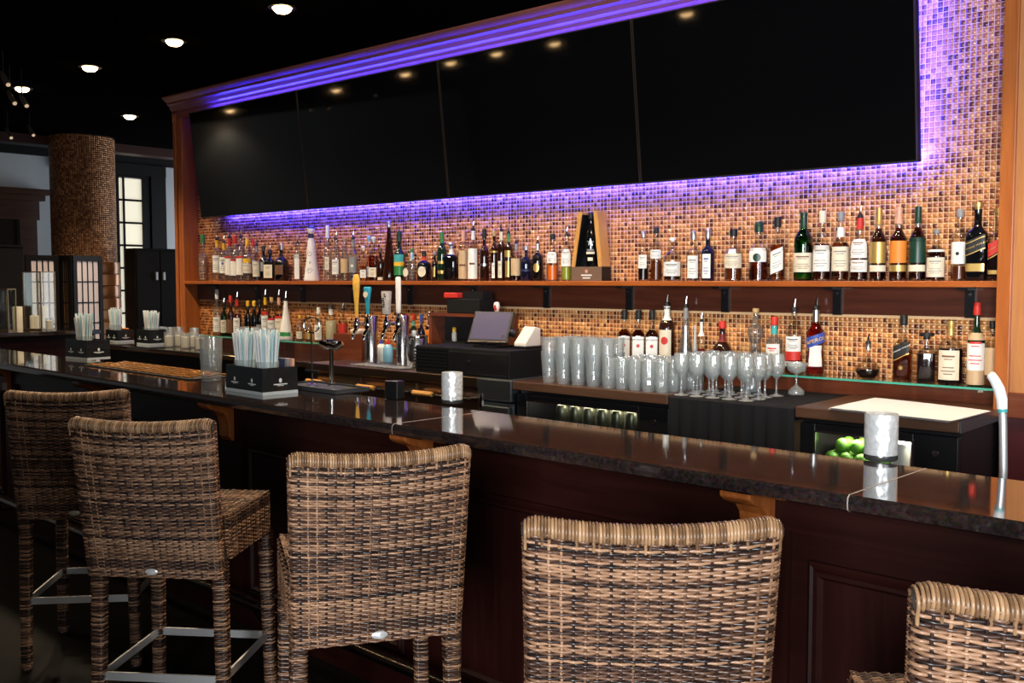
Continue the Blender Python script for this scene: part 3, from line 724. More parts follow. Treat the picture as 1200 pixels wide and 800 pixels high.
def make_stool(label):
    s = thing('wicker_bar_stool', label, 'bar stool', (0, 0, 0), 0, 'wicker stools along the bar')
    # dark core that carries the weave
    def core(w, t, z0, z1, mapf, nm, k=10):
        vs, fs = [], []
        zs = np.linspace(z0, z1, k)
        for z in zs:
            P, _, _, _ = rrect(w(z) - .004, t - .004, .012, .03); vs.append(mapf(P[:, 0], P[:, 1], np.full(len(P), z))); n = len(P)
        return vs
    bk = add_q('backrest', [woven_loop(rows_b, bw, lambda z: .042, back_map, STK, ROW), stakes(rows_b, bw, lambda z: .042, back_map, STK)], wicker_m, s)
    bc = MB()
    xs = np.linspace(-.215, .215, 13)
    for z in np.linspace(ZB + .003, ZT - .008, 9):
        k = bw(z) / BT
        for x in xs: bc.v.append(tuple(back_map(np.array(x * k), np.array(-.017), np.array(z))))
        for x in xs[::-1]: bc.v.append(tuple(back_map(np.array(x * k), np.array(.017), np.array(z))))
    for j in range(8):
        for i in range(26): a, b2 = j * 26 + i, j * 26 + (i + 1) % 26; bc.f.append((a, b2, b2 + 26, a + 26))
    bc.f.append(tuple(range(25, -1, -1))); bc.f.append(tuple(8 * 26 + i for i in range(26)))
    bc.build('back_core', core_m, bk)
    # wrapped rim over the top edge of the back
    paths = []
    for k in range(76):
        x = -.228 + .456 * (k + .5) / 76; dz = .012 * max(0, (abs(x) - .2) / .028) ** 2
        arc = [R(a) for a in np.linspace(-35, 215, 15)]; top = ZT - .012 - dz
        lo = .026 if k % 5 == 0 else 0.0
        ys = np.array([-.0215] + [.026 * math.cos(-a) * 1 for a in arc][::-1] + [.0215]); ys = np.array([-.023] + [-.025 * math.cos(a) for a in arc] + [.023])
        zs = np.array([top - lo] + [top + .021 * math.sin(a) for a in arc] + [top - lo])
        rr = .001 * (k % 2)
        xs_ = np.full(len(ys), x); P = back_map(xs_, ys * (1 + rr * 20), zs + rr)
        Nn = np.stack([0 * ys, ys / .025, (zs - top) / .021 * .9 + .01], 1); Nn /= np.linalg.norm(Nn, axis=1)[:, None]
        paths.append((P, Nn, np.tile([1., 0, 0], (len(ys), 1))))
    rim = add_q('rim_wrap', [strands(paths, .0028, .0028)], wicker_rim_lit, s)
    MB().tube([back_map(np.array(x), np.array(0.), np.array(ZT - .014 - .010 * max(0, (abs(x) - .2) / .028) ** 2)) for x in np.linspace(-.226, .226, 17)], .0205, 10).build('rim_core', core_m, rim)
    # seat: woven skirt and woven top
    SW, SD, ST = .445, .405, .80
    sm = lambda x, y, z: np.stack([x, y + .0, z], -1)
    rows_s = np.arange(.665, ST - .004, ROW)
    parts = [woven_loop(rows_s, lambda z: SW, lambda z: SD, sm, STK, ROW, rnd=.03), stakes(rows_s, lambda z: SW, lambda z: SD, sm, STK, rnd=.03)]
    pt = []
    nr = int(SD / ROW)
    for i in range(nr):
        y = -SD / 2 + ROW * (i + .5); x = np.arange(-SW / 2 + .004, SW / 2 - .003, STK / 4)
        z = ST + .0025 * np.cos(math.pi * x / STK + math.pi * (i % 2)); n = len(x)
        pt.append((np.stack([x, np.full(n, y), z], 1), np.tile([0, 0, 1.], (n, 1)), np.tile([0, 1., 0], (n, 1))))
    parts.append(strands(pt, ROW * .47, .003))
    pt = []
    for k in range(int(SW / STK)):
        x = -SW / 2 + STK * (k + .5); y = -SD / 2 + ROW * (np.arange(nr) + .5)
        z = ST + .001 - .0025 * np.cos(math.pi * x / STK + math.pi * (np.arange(nr) % 2)); n = nr
        pt.append((np.stack([np.full(n, x), y, z], 1), np.tile([0, 0, 1.], (n, 1)), np.tile([-1., 0, 0], (n, 1))))
    parts.append(strands(pt, .0026, .0022))
    st = add_q('seat', parts, wicker_m, s)
    MB().lathe([(.205, .662, 12), (.205, ST - .004, 12)], 40).build('seat_core', core_m, st)
    # legs wrapped in weave, a little splayed
    lw = .042
    rows_l = np.arange(.012, .670, ROW)
    lv = [woven_loop(rows_l, lambda z: lw - .008 * (1 - z / .7), lambda z: lw - .008 * (1 - z / .7), ident, lw / 2, ROW, amp=.0022, rnd=.008)]
    V, F = lv[0]; cv = MB().box(-.016, -.016, .0, .016, .016, .70)
    lm = None
    for (sx_, sy_) in ((-1, -1), (1, -1), (1, 1), (-1, 1)):
        if lm is None:
            lg = quads('leg', V, F, wicker_m, s, True); lm = lg.data
            cmesh = cv.mesh('leg_core', False); cmesh.materials.append(core_m)
            fmesh = MB().lathe([(.016, 0), (.017, .010)], 12).mesh('foot_cap'); fmesh.materials.append(brushed)
        else: lg = link('leg', lm, s)
        lg.location = (sx_ * .212, sy_ * .205 - (.02 if sy_ < 0 else 0), 0); lg.rotation_euler = (sy_ * R(1.0), -sx_ * R(1.0), 0)
        link('leg_core', cmesh, lg); link('foot_cap', fmesh, lg)
    # flat steel foot rest ring
    z0, z1 = .265, .292; a, b2 = .203, .196
    box('foot_bar', brushed, (-a, -b2 - .026, z0, a, -b2 - .018, z1), s); box('foot_bar', brushed, (-a, b2 - .004, z0, a, b2 + .004, z1), s)
    box('foot_bar', brushed, (-a - .004, -b2, z0, -a + .004, b2, z1), s); box('foot_bar', brushed, (a - .004, -b2, z0, a + .004, b2, z1), s)
    # small oval maker's plate low on the back
    q = back_map(np.array(0.), np.array(-.028), np.array(.640))
    MB().lathe([(.021, 0), (.021, .003), (.017, .005)], 20, dy=.5).build('oval_plate', plain('pale_metal_plate', (.75, .75, .75), .3, .5), s, tuple(q), (R(90), 0, 0))
    return s
def put(o, mx, my, ang):
    """place by the middle of the top of the back"""
    o.location = (mx - .31 * math.sin(R(ang)), my + .31 * math.cos(R(ang)), 0); o.rotation_euler = (0, 0, R(ang))
s0 = make_stool('brown wicker bar stool at the corbel end, before the last stone joint')
put(s0, -.985, -2.83, 41)
for (mx_, my_, an, lb) in ((-1.90, -2.675, 59, 'brown wicker bar stool before the middle candle, facing the bar at a slant'),
                          (-2.87, -2.80, 36, 'dark brown wicker bar stool before the black straw box, seat showing at its side'),
                          (-3.83, -2.60, 48, 'dark reddish wicker bar stool at the far end of the stool row'),
                          (-.305, -2.785, 33, 'brown wicker bar stool at the near end of the row, beyond the corbel')):
    put(dup(s0, (0, 0, 0), 0, lb), mx_, my_, an)

# ------------------------------------------------------------ bottles
PROF = {  # (z, r, squareness) over the glass height
 'std':   [(0, .9, 2), (.015, 1, 2), (.56, 1, 2), (.62, .96, 2), (.68, .78, 2), (.73, .52, 2), (.78, .38, 2), (.95, .34, 2), (.955, .40, 2), (1, .40, 2)],
 'tall':  [(0, .9, 2), (.015, 1, 2), (.66, 1, 2), (.72, .88, 2), (.77, .56, 2), (.81, .36, 2), (.95, .33, 2), (.955, .40, 2), (1, .40, 2)],
 'pot':   [(0, .9, 2), (.015, 1, 2), (.50, 1, 2), (.58, .97, 2), (.65, .74, 2), (.70, .46, 2), (.74, .42, 2), (.79, .46, 2), (.86, .36, 2), (1, .34, 2)],
 'squat': [(0, .92, 2), (.02, 1, 2), (.52, 1, 2), (.60, .97, 2), (.68, .80, 2), (.74, .45, 2), (.78, .27, 2), (.94, .25, 2), (.95, .30, 2), (1, .30, 2)],
 'sq':    [(0, .92, 6), (.015, 1, 7), (.60, 1, 7), (.65, .97, 6), (.70, .75, 4), (.75, .46, 2), (.79, .35, 2), (.95, .33, 2), (.955, .38, 2), (1, .38, 2)],
 'sqlow': [(0, .94, 6), (.02, 1, 7), (.66, 1, 7), (.72, .95, 6), (.77, .62, 3), (.80, .34, 2), (.95, .30, 2), (.955, .36, 2), (1, .36, 2)],
 'cone':  [(0, .95, 2), (.012, 1, 2), (.10, 1, 2), (.35, .80, 2), (.60, .55, 2), (.80, .36, 2), (.95, .27, 2), (1, .27, 2)],
 'wine':  [(0, .9, 2), (.015, 1, 2), (.60, 1, 2), (.66, .93, 2), (.72, .70, 2), (.77, .45, 2), (.82, .36, 2), (.97, .33, 2), (.975, .38, 2), (1, .38, 2)],
 'orb':   [(0, .45, 2), (.02, .60, 2), (.10, .88, 2), (.22, 1, 2), (.34, .95, 2), (.44, .72, 2), (.52, .40, 2), (.58, .20, 2), (.95, .17, 2), (1, .22, 2)],
 'round': [(0, .80, 2), (.03, .92, 2), (.25, 1, 2), (.42, .98, 2), (.55, .80, 2), (.65, .46, 2), (.72, .30, 2), (.95, .27, 2), (1, .32, 2)],
 'belle': [(0, .85, 2), (.02, .95, 2), (.20, 1, 2), (.28, .92, 2), (.38, .86, 2), (.50, .98, 2), (.60, 1, 2), (.68, .85, 2), (.75, .52, 2), (.82, .34, 2), (1, .32, 2)],
 'decant':[(0, .98, 2), (.015, 1, 2), (.05, .98, 2), (.30, .78, 2), (.48, .62, 2), (.55, .62, 2), (.66, .60, 2), (.76, .42, 2), (.80, .38, 2), (.86, .44, 2), (.94, .50, 2), (.97, .36, 2), (1, .20, 2)],
 'figure':[(0, .8, 2), (.02, .9, 2), (.30, .74, 2), (.48, .60, 2), (.58, .80, 2), (.66, 1, 2), (.76, .96, 2), (.80, .62, 2), (.84, .36, 2), (1, .34, 2)],
}
def interp(prof, z, k): return float(np.interp(z, [q[0] for q in prof], [q[k] for q in prof]))
def bottle(row, Y, zb, group, name='liquor_bottle'):
    px, ytop, wpx, pk, glass, liq, fill, cap, labels, desc = row[:10]
    opt = row[10] if len(row) > 10 else {}
    Y = Y + opt.get('dy', 0)
    x = at_y(px, (ytop + 325) / 2, Y).x; base = Vector((x, Y, zb)); dp = depth((x, Y, zb + .15))
    H = at_y(px, ytop, Y).z - zb; r = wpx / 2 * dp / FPX * .97
    ck = cap[0]; capH = {'pour': .16, 'cap': .10, 'long': .17, 'cork': .09, 'knob': .12, 'foil': .03, 'flat': .10, 'none': 0}[ck] * H
    if len(cap) > 2: capH = cap[2] * H
    Hb = H - capH; prof = PROF[pk]; cam_a = math.atan2(-x, 4.2)
    rz = opt.get('rz', .62 * cam_a + random.uniform(-.12, .12))
    t = thing(name, desc, 'bottle', base, rz, group)
    ring = [(max(q[1] * r, .006), q[0] * Hb, q[2]) for q in prof]; n = 24 if wpx > 12 else 18
    gm = G['filled' if glass == 'clear' and liq not in (None, 'water', 'gold') else glass]
    MB().lathe(ring, n).build('glass', gm, t, ang=50)
    if liq and fill > 0:
        zs = [.02] + [q[0] for q in prof if .02 < q[0] < fill] + [fill]
        MB().lathe([(max(interp(prof, z, 1) * r * .93 - .0008, .003), z * Hb + .002, interp(prof, z, 2)) for z in zs], n).build('liquid', LQ[liq], t, ang=60)
    def surf(th, z, off):
        z = min(max(z, 0), 1); pe = interp(prof, z, 2); rr = interp(prof, z, 1) * r; a = -math.pi / 2 + th; ca, sa = math.cos(a), math.sin(a)
        k = rr / ((abs(ca) ** pe + abs(sa) ** pe) ** (1 / pe)) + off
        return (k * ca, k * sa, z * Hb)
    for li, lb in enumerate(labels):
        z0, z1, c, ha = lb[:4]; sl = lb[4] if len(lb) > 4 else 0
        na = 12; g = MB(); h = R(ha)
        nz = 4
        for j in range(nz + 1):
            for i in range(na + 1):
                th = -h + 2 * h * i / na; g.v.append(surf(th, z0 + (z1 - z0) * j / nz + sl * th, .0006 + .0004 * li))
        for j in range(nz):
            for i in range(na): a = j * (na + 1) + i; g.f.append((a, a + 1, a + na + 2, a + na + 1))
        lo = g.build('label', paint(c), t)
        if c in ('white', 'cream') and z1 - z0 > .15 and ha < 80 and not opt.get('plain'):
            pr = MB()
            for zf, wf_ in ((.80, .55), (.70, .35), (.42, .5), (.30, .62), (.2, .4)):
                for s_ in range(4):
                    for ss in (0, 1):
                        pass
                zc = z0 + (z1 - z0) * zf; hh = (z1 - z0) * (.030 if zf > .75 else .014); nn = 6
                b0 = len(pr.v)
                for i in range(nn + 1):
                    th = h * wf_ * (-1 + 2 * i / nn); pr.v += [surf(th, zc - hh + sl * th, .0014 + .0004 * li), surf(th, zc + hh + sl * th, .0014 + .0004 * li)]
                for i in range(nn): a = b0 + 2 * i; pr.f.append((a, a + 2, a + 3, a + 1))
            pr.build('print', paint(opt.get('ink', 'grey')), lo)['kind'] = 'stuff'
    for (z, rad, c) in opt.get('dots', ()):
        g = MB(); g.v.append(surf(0, z, .0024)); rw = interp(prof, z, 1) * r
        for i in range(16): a = 2 * math.pi * i / 16; g.v.append(surf(rad * math.cos(a), z + rad * rw / Hb * math.sin(a) * opt.get('tallness', 1.1), .0022))
        for i in range(16): g.f.append((0, 1 + i, 1 + (i + 1) % 16))
        g.build('seal', paint(c), t)
    for (s_, z, size, c, sl) in opt.get('text', ()):
        tv, tf = text_mesh(s_, size * Hb); rw = interp(prof, z, 1) * r; g = MB()
        g.add([surf(xx / rw, z + yy / Hb + sl * xx / rw, .0026) for xx, yy in tv], tf); g.build('lettering', paint(c), t, smooth=False)
    # closure
    nr_ = prof[-1][1] * r; nr_ = max(nr_, .009)
    if ck == 'pour':
        MB().lathe([(nr_ * 1.02, Hb - .002), (nr_ * 1.1, Hb + .004), (nr_ * .8, Hb + capH * .25), (nr_ * .5, Hb + capH * .35)], 14).build('pourer_stopper', paint('black'), t)
        MB().tube([(0, 0, Hb + capH * .3), (0, 0, Hb + capH * .6), (.004, 0, Hb + capH)], [.0055, .0045, .0032], 8).build('pourer_spout', chrome, t)
        if cap[1] and cap[1] != 'black':
            z0, z1 = .82, .995; g = [(max(interp(prof, z, 1) * r, .006) + .0012, z * Hb) for z in np.linspace(z0, z1, 5)]
            MB().lathe(g, 16).build('neck_foil', paint(cap[1]), t)
    elif ck in ('cap', 'long'):
        MB().lathe([(nr_ * 1.08, Hb - .004), (nr_ * 1.14, Hb), (nr_ * 1.12, Hb + capH * .92), (nr_ * .98, Hb + capH)], 16).build('cap', paint(cap[1], .35), t)
    elif ck == 'cork':
        MB().lathe([(nr_ * .85, Hb - .002), (nr_ * .9, Hb + capH * .3), (nr_ * 1.25, Hb + capH * .32), (nr_ * 1.25, Hb + capH * .95), (nr_ * 1.1, Hb + capH)], 16).build('stopper', paint(cap[1]), t)
    elif ck == 'knob':
        k = capH
        MB().lathe([(nr_ * .9, Hb - .002), (nr_ * .9, Hb + k * .2), (nr_ * 1.3, Hb + k * .35), (nr_ * 1.5, Hb + k * .6), (nr_ * 1.2, Hb + k * .9), (nr_ * .5, Hb + k)], 16).build('stopper', paint(cap[1], .25), t)
    elif ck == 'flat':
        MB().lathe([(nr_ * 1.0, Hb - .002), (nr_ * 1.0, Hb + capH * .4), (r * .82, Hb + capH * .45), (r * .85, Hb + capH * .9), (r * .8, Hb + capH)], 20).build('stopper', paint(cap[1], .3), t)
    elif ck == 'foil':
        g = [(max(interp(prof, z, 1) * r, .006) + .0012, z * Hb) for z in np.linspace(.80, 1, 6)] + [(nr_ * 1.1, Hb + capH), (nr_ * .8, Hb + capH + .001)]
        MB().lathe(g, 16).build('neck_foil', paint(cap[1], .35), t)
    return t
SH = 1.5505
US = 'bottles on the cherry shelf'
W80 = (.14, .58, 'white', 70)
upper = [
 (238, 275, 12, 'std', 'clear', 'water', .6, ('long', 'green'), [], 'clear unlabelled bottle with green cap at the pillar end of the upper shelf'),
 (254.5, 272, 11, 'tall', 'clear', 'gold', .62, ('pour', 'yellow'), [(.2, .62, 'white', 75)], 'clear bottle with yellow neck and plain white label, first after the green-capped bottle'),
 (262.5, 276, 11, 'tall', 'clear', 'gold', .5, ('pour', 'yellow'), [(.2, .62, 'white', 75)], 'yellow-necked clear bottle with blue dot on its white label', {'dots': [(.45, .25, 'blue')]}),
 (269, 269, 11, 'tall', 'clear', 'gold', .4, ('pour', 'red'), [(.14, .52, 'white', 80), (.53, .58, 'red', 80)], 'red-necked clear bottle with red-banded label beside the yellow-necked pair'),
 (275.5, 276, 11, 'tall', 'clear', 'gold', .4, ('long', 'red'), [(.14, .52, 'white', 80), (.53, .58, 'red', 80)], 'red-capped clear bottle with red-banded white label, no pourer'),
 (282, 269, 11, 'tall', 'clear', 'water', .4, ('pour', None), [(.14, .52, 'white', 80), (.53, .58, 'red', 80)], 'clear-necked bottle with pourer and red-banded white label'),
 (290, 280, 11, 'tall', 'clear', 'gold', .5, ('long', 'yellow'), [(.22, .5, 'cream', 75), (.52, .64, 'yellow', 70)], 'bottle with solid yellow cap and yellow and cream label'),
 (297.2, 280, 4.2, 'tall', 'clear', 'water', .5, ('long', 'red'), [(.2, .6, 'white', 70)], 'narrow red-capped clear bottle tucked behind the yellow-capped bottle', {'dy': .038}),
 (301, 280, 10, 'std', 'clear', 'dark', .45, ('pour', 'grey'), [(.12, .55, 'cream', 60)], 'dark-filled bottle with cream label beside the black bottles'),
 (309, 288, 10, 'std', 'black', None, 0, ('cap', 'black'), [(.3, .6, 'grey', 25)], 'slim black bottle with black cap and narrow grey label'),
 (316.5, 288, 13, 'sq', 'black', None, 0, ('pour', 'black'), [(.1, .55, 'cream', 42)], 'black square bottle with large cream label and pourer'),
 (330, 285, 17, 'squat', 'black', None, 0, ('long', 'silver'), [(.2, .5, 'brown', 35)], 'broad black bottle with silver cap and brown emblem'),
 (349, 277, 10, 'tall', 'clear', 'gold', .4, ('pour', 'black'), [(.05, .70, 'white', 38)], 'clear bottle with tall white strip label beside the white ceramic decanter', {'plain': 1}),
 (384, 264, 10, 'tall', 'clear', 'water', .5, ('long', 'white', .22), [(.25, .55, 'cream', 30)], 'tall clear bottle with thick white cap beside the ceramic decanter'),
 (394, 272, 10, 'std', 'clear', 'gold', .5, ('pour', None), [(.16, .52, 'white', 60)], 'clear pourer bottle with square white label next to the thick white cap'),
 (404, 278, 10, 'std', 'clear', 'gold', .5, ('cork', 'cork'), [(.2, .56, 'tan', 70)], 'bottle with cork stopper and tan label'),
 (414, 271, 11, 'std', 'clear', 'water', .5, ('pour', 'grey'), [(.2, .58, 'grey', 60)], 'clear bottle with dark grey label and pale seal', {'dots': [(.36, .3, 'white')]}),
 (426, 288, 8, 'sqlow', 'clear', 'amber', .5, ('knob', 'white'), [(.1, .36, 'white', 45)], 'short flask with small square white label before the white-knobbed bottles'),
 (432.5, 276, 5, 'sqlow', 'clear', 'amber', .6, ('knob', 'lightblue'), [(.1, .36, 'white', 45)], 'flask with pale blue knob stopper', {'dy': .036}),
 (438, 277, 11, 'sqlow', 'clear', 'dkamber', .64, ('knob', 'white'), [(.1, .34, 'cream', 42)], 'brown-filled flask with white knob stopper and cream label'),
 (446, 290, 10, 'std', 'brown', None, 0, ('cap', 'brown'), [(.02, .12, 'cream', 35)], 'plain dark red-brown bottle beside the tall tapered bottle'),
 (456, 259, 16, 'cone', 'brown', None, 0, ('long', 'silver', .09), [], 'tall tapered dark brown bottle with silver cap'),
 (468, 271, 13, 'wine', 'dkgreen', None, 0, ('long', 'dkgreen'), [(.14, .36, 'green', 70), (.36, .46, 'yellow', 70), (.46, .64, 'teal', 60)], 'green bottle with bright green, yellow and teal label'),
 (476.5, 297, 9, 'squat', 'clear', 'brown', .5, ('cap', 'black'), [], 'small bottle with cream oval label beside the bright green bottle', {'dots': [(.34, .75, 'cream')], 'tallness': 1.5}),
 (483, 291, 9, 'std', 'clear', 'water', .3, ('cap', 'green'), [(.74, .98, 'lightblue', 178)], 'small clear bottle with blue neck and green cap'),
 (497, 294, 17, 'squat', 'black', None, 0, ('cap', 'black'), [(.76, .9, 'red', 178)], 'squat black bottle with red neck band and cream oval label', {'dots': [(.34, .62, 'cream')], 'tallness': 1.2}),
 (509.5, 294, 7, 'std', 'black', None, 0, ('cap', 'grey'), [(.15, .5, 'gold', 22)], 'slim black bottle with narrow gold label'),
 (518, 272, 12, 'wine', 'dkgreen', None, 0, ('foil', 'green'), [(.15, .22, 'gold', 45), (.36, .42, 'gold', 45)], 'dark wine-shaped bottle with green foil neck and thin gold lines'),
 (529, 284, 16, 'sqlow', 'black', None, 0, ('knob', 'silver'), [(.78, .98, 'white', 178)], 'black square bottle with white neck and silver ball stopper'),
 (543, 270, 12, 'tall', 'clear', 'amber', .6, ('foil', 'pink'), [(.04, .62, 'tan', 80), (.3, .34, 'brown', 40)], 'pink-necked bottle with large tan label'),
 (554.5, 259, 13, 'tall', 'clear', 'orange', .3, ('pour', 'white'), [(.04, .64, 'white', 60), (.32, .36, 'brown', 30)], 'white-necked pourer bottle with tall white label beside the pink-necked bottle', {'plain': 1}),
 (567.5, 268, 11, 'tall', 'brown', None, 0, ('long', 'black'), [(.34, .40, 'silver', 60)], 'dark brown bottle with black cap and single silver band'),
 (579, 270, 9, 'tall', 'brown', None, 0, ('cap', 'cork'), [(.06, .40, 'white', 24), (.62, .66, 'gold', 70)], 'slim dark bottle with narrow white label and cork-coloured cap'),
 (587.5, 260, 10, 'tall', 'brown', None, 0, ('pour', 'cream'), [(.06, .40, 'cream', 28)], 'slim dark bottle with cream neck, pourer and narrow cream label'),
 (596, 263, 10, 'tall', 'brown', None, 0, ('pour', 'green'), [(.08, .42, 'gold', 30), (.5, .64, 'gold', 50)], 'slim dark bottle with green neck and two gold labels'),
 (605, 277, 13, 'squat', 'clear', 'dkamber', .5, ('pour', 'grey'), [(.14, .6, 'tan', 60)], 'wide-shouldered bottle with big tan label and pourer'),
 (616.5, 288, 14, 'squat', 'navy', None, 0, ('cap', 'silver'), [(.3, .36, 'navy', 50)], 'squat navy bottle with silver cap'),
 (630, 277, 13, 'squat', 'black', None, 0, ('pour', 'silver'), [], 'squat black pourer bottle with gold oval label', {'dots': [(.35, .55, 'gold')], 'tallness': 1.5}),
 (647.5, 274, 14, 'std', 'clear', 'orange', .36, ('cap', 'black'), [(.42, .68, 'white', 60)], 'clear bottle with white label and bright orange liqueur in its base'),
 (664, 266, 13, 'std', 'clear', 'green', .30, ('pour', 'black'), [(.32, .70, 'white', 60)], 'clear pourer bottle with white label and green liqueur, beside the wooden gift box'),
 (754, 271, 13, 'std', 'clear', 'dark', .28, ('cap', 'silver'), [(.28, .58, 'white', 50)], 'slim clear bottle with dark liqueur in its base, first after the gift box'),
 (769, 266, 14, 'tall', 'clear', 'brown', .42, ('cap', 'black'), [(.46, .64, 'white', 70)], 'clear bottle half full of brown spirit under a white label'),
 (788, 278, 21, 'squat', 'clear', 'dark', .10, ('cork', 'white'), [(.12, .48, 'white', 70)], 'short wide clear bottle with white label and silvery stopper', {'ink': 'black'}),
 (812.5, 270, 15, 'tall', 'clear', 'dark', .08, ('long', 'silver'), [(.06, .60, 'white', 55)], 'slim bottle with tall white label and silver cap'),
 (829.5, 268, 16, 'tall', 'navy', None, 0, ('long', 'silver'), [(.06, .62, 'white', 38)], 'navy bottle with tall white label and silver cap', {'ink': 'blue'}),
 (859.5, 268, 21, 'std', 'clear', 'brown', .26, ('long', 'black', .13), [(.28, .60, 'cream', 75), (.60, .70, 'white', 28)], 'clear bottle with black cap and wide cream band, standing alone between gaps'),
 (889, 260, 23, 'std', 'clear', 'dkamber', .55, ('long', 'dkgreen', .16), [(.38, .66, 'white', 62)], 'dark amber bottle with arched white label and green cap', {'dots': [(.47, .4, 'dkgreen')], 'plain': 1}),
 (911, 254, 19, 'std', 'clear', 'amber', .66, ('long', 'black', .15), [(.16, .58, 'white', 50, .06)], 'amber bottle with slanted white label and black cap'),
 (941.5, 249, 22, 'wine', 'green', 'green', .1, ('foil', 'dkgreen'), [(.13, .42, 'cream', 75), (.80, .84, 'red', 178)], 'green glass bottle with cream label and red neck ring', {'ink': 'brown'}),
 (963.5, 247, 21, 'pot', 'clear', 'dkamber', .62, ('long', 'cream', .16), [(.16, .60, 'white', 70)], 'dark amber bottle with cream cap and tall white label beside the green bottle'),
 (985, 248, 20, 'pot', 'clear', 'amber', .62, ('long', 'grey', .12), [(.16, .56, 'cream', 75), (.72, .88, 'white', 178)], 'amber bottle with grey cap, white neck and pinkish cream label'),
 (1007.5, 241, 20, 'pot', 'clear', 'dkamber', .6, ('pour', 'red'), [(.14, .33, 'white', 75), (.36, .66, 'white', 70)], 'red-necked pourer bottle with a two-piece white label', {'ink': 'brown'}),
 (1029.5, 244, 19, 'pot', 'clear', 'dkamber', .74, ('foil', 'gold'), [(.13, .22, 'cream', 75), (.25, .55, 'gold', 70)], 'dark bottle with gold foil neck and gold label'),
 (1053, 243, 20, 'pot', 'clear', 'dkamber', .74, ('foil', 'pink'), [(.25, .56, 'orange', 70), (.13, .22, 'gold', 70)], 'dark bottle with copper-pink foil neck and orange label'),
 (1075.5, 242, 20, 'pot', 'clear', 'dkamber', .74, ('foil', 'dkgreen'), [(.25, .60, 'dkgreen', 70), (.13, .22, 'cream', 75)], 'dark bottle with green foil neck and dark green label'),
 (1097, 269, 21, 'squat', 'clear', 'dkamber', .62, ('cork', 'grey'), [(.08, .50, 'cream', 70), (.62, .67, 'white', 90)], 'short squat bottle with big cream label after the green-foil bottle'),
 (1124.5, 245, 18, 'tall', 'clear', 'brown', .22, ('cap', 'grey'), [(.26, .60, 'white', 80)], 'clear bottle with rounded white label beside the big square black bottle', {'dots': [(.42, .22, 'black')], 'plain': 1}),
 (1145.5, 237, 24, 'sq', 'black', None, 0, ('cork', 'gold'), [(.13, .24, 'gold', 42), (.40, .60, 'black', 44, .07), (.56, .575, 'gold', 44, .07), (.395, .41, 'gold', 44, .07)], 'large square black bottle with slanted gold-edged label', {'text': [('JOHNNIE WALKER', .475, .036, 'gold', .07)], 'rz': .1}),
 (1169.5, 244, 20, 'sq', 'clear', 'dark', .55, ('cork', 'gold'), [(.10, .16, 'gold', 42), (.42, .62, 'red', 44, .09), (.385, .405, 'gold', 44, .09)], 'square bottle with slanted red label at the pier end of the upper shelf', {'text': [('JOHNNIE WALKER', .505, .036, 'gold', .09)], 'rz': .1}),
]
for r_ in upper: bottle(r_, -.072, SH, US)
GZ = 1.1275
LS = 'bottles on the glass shelf'
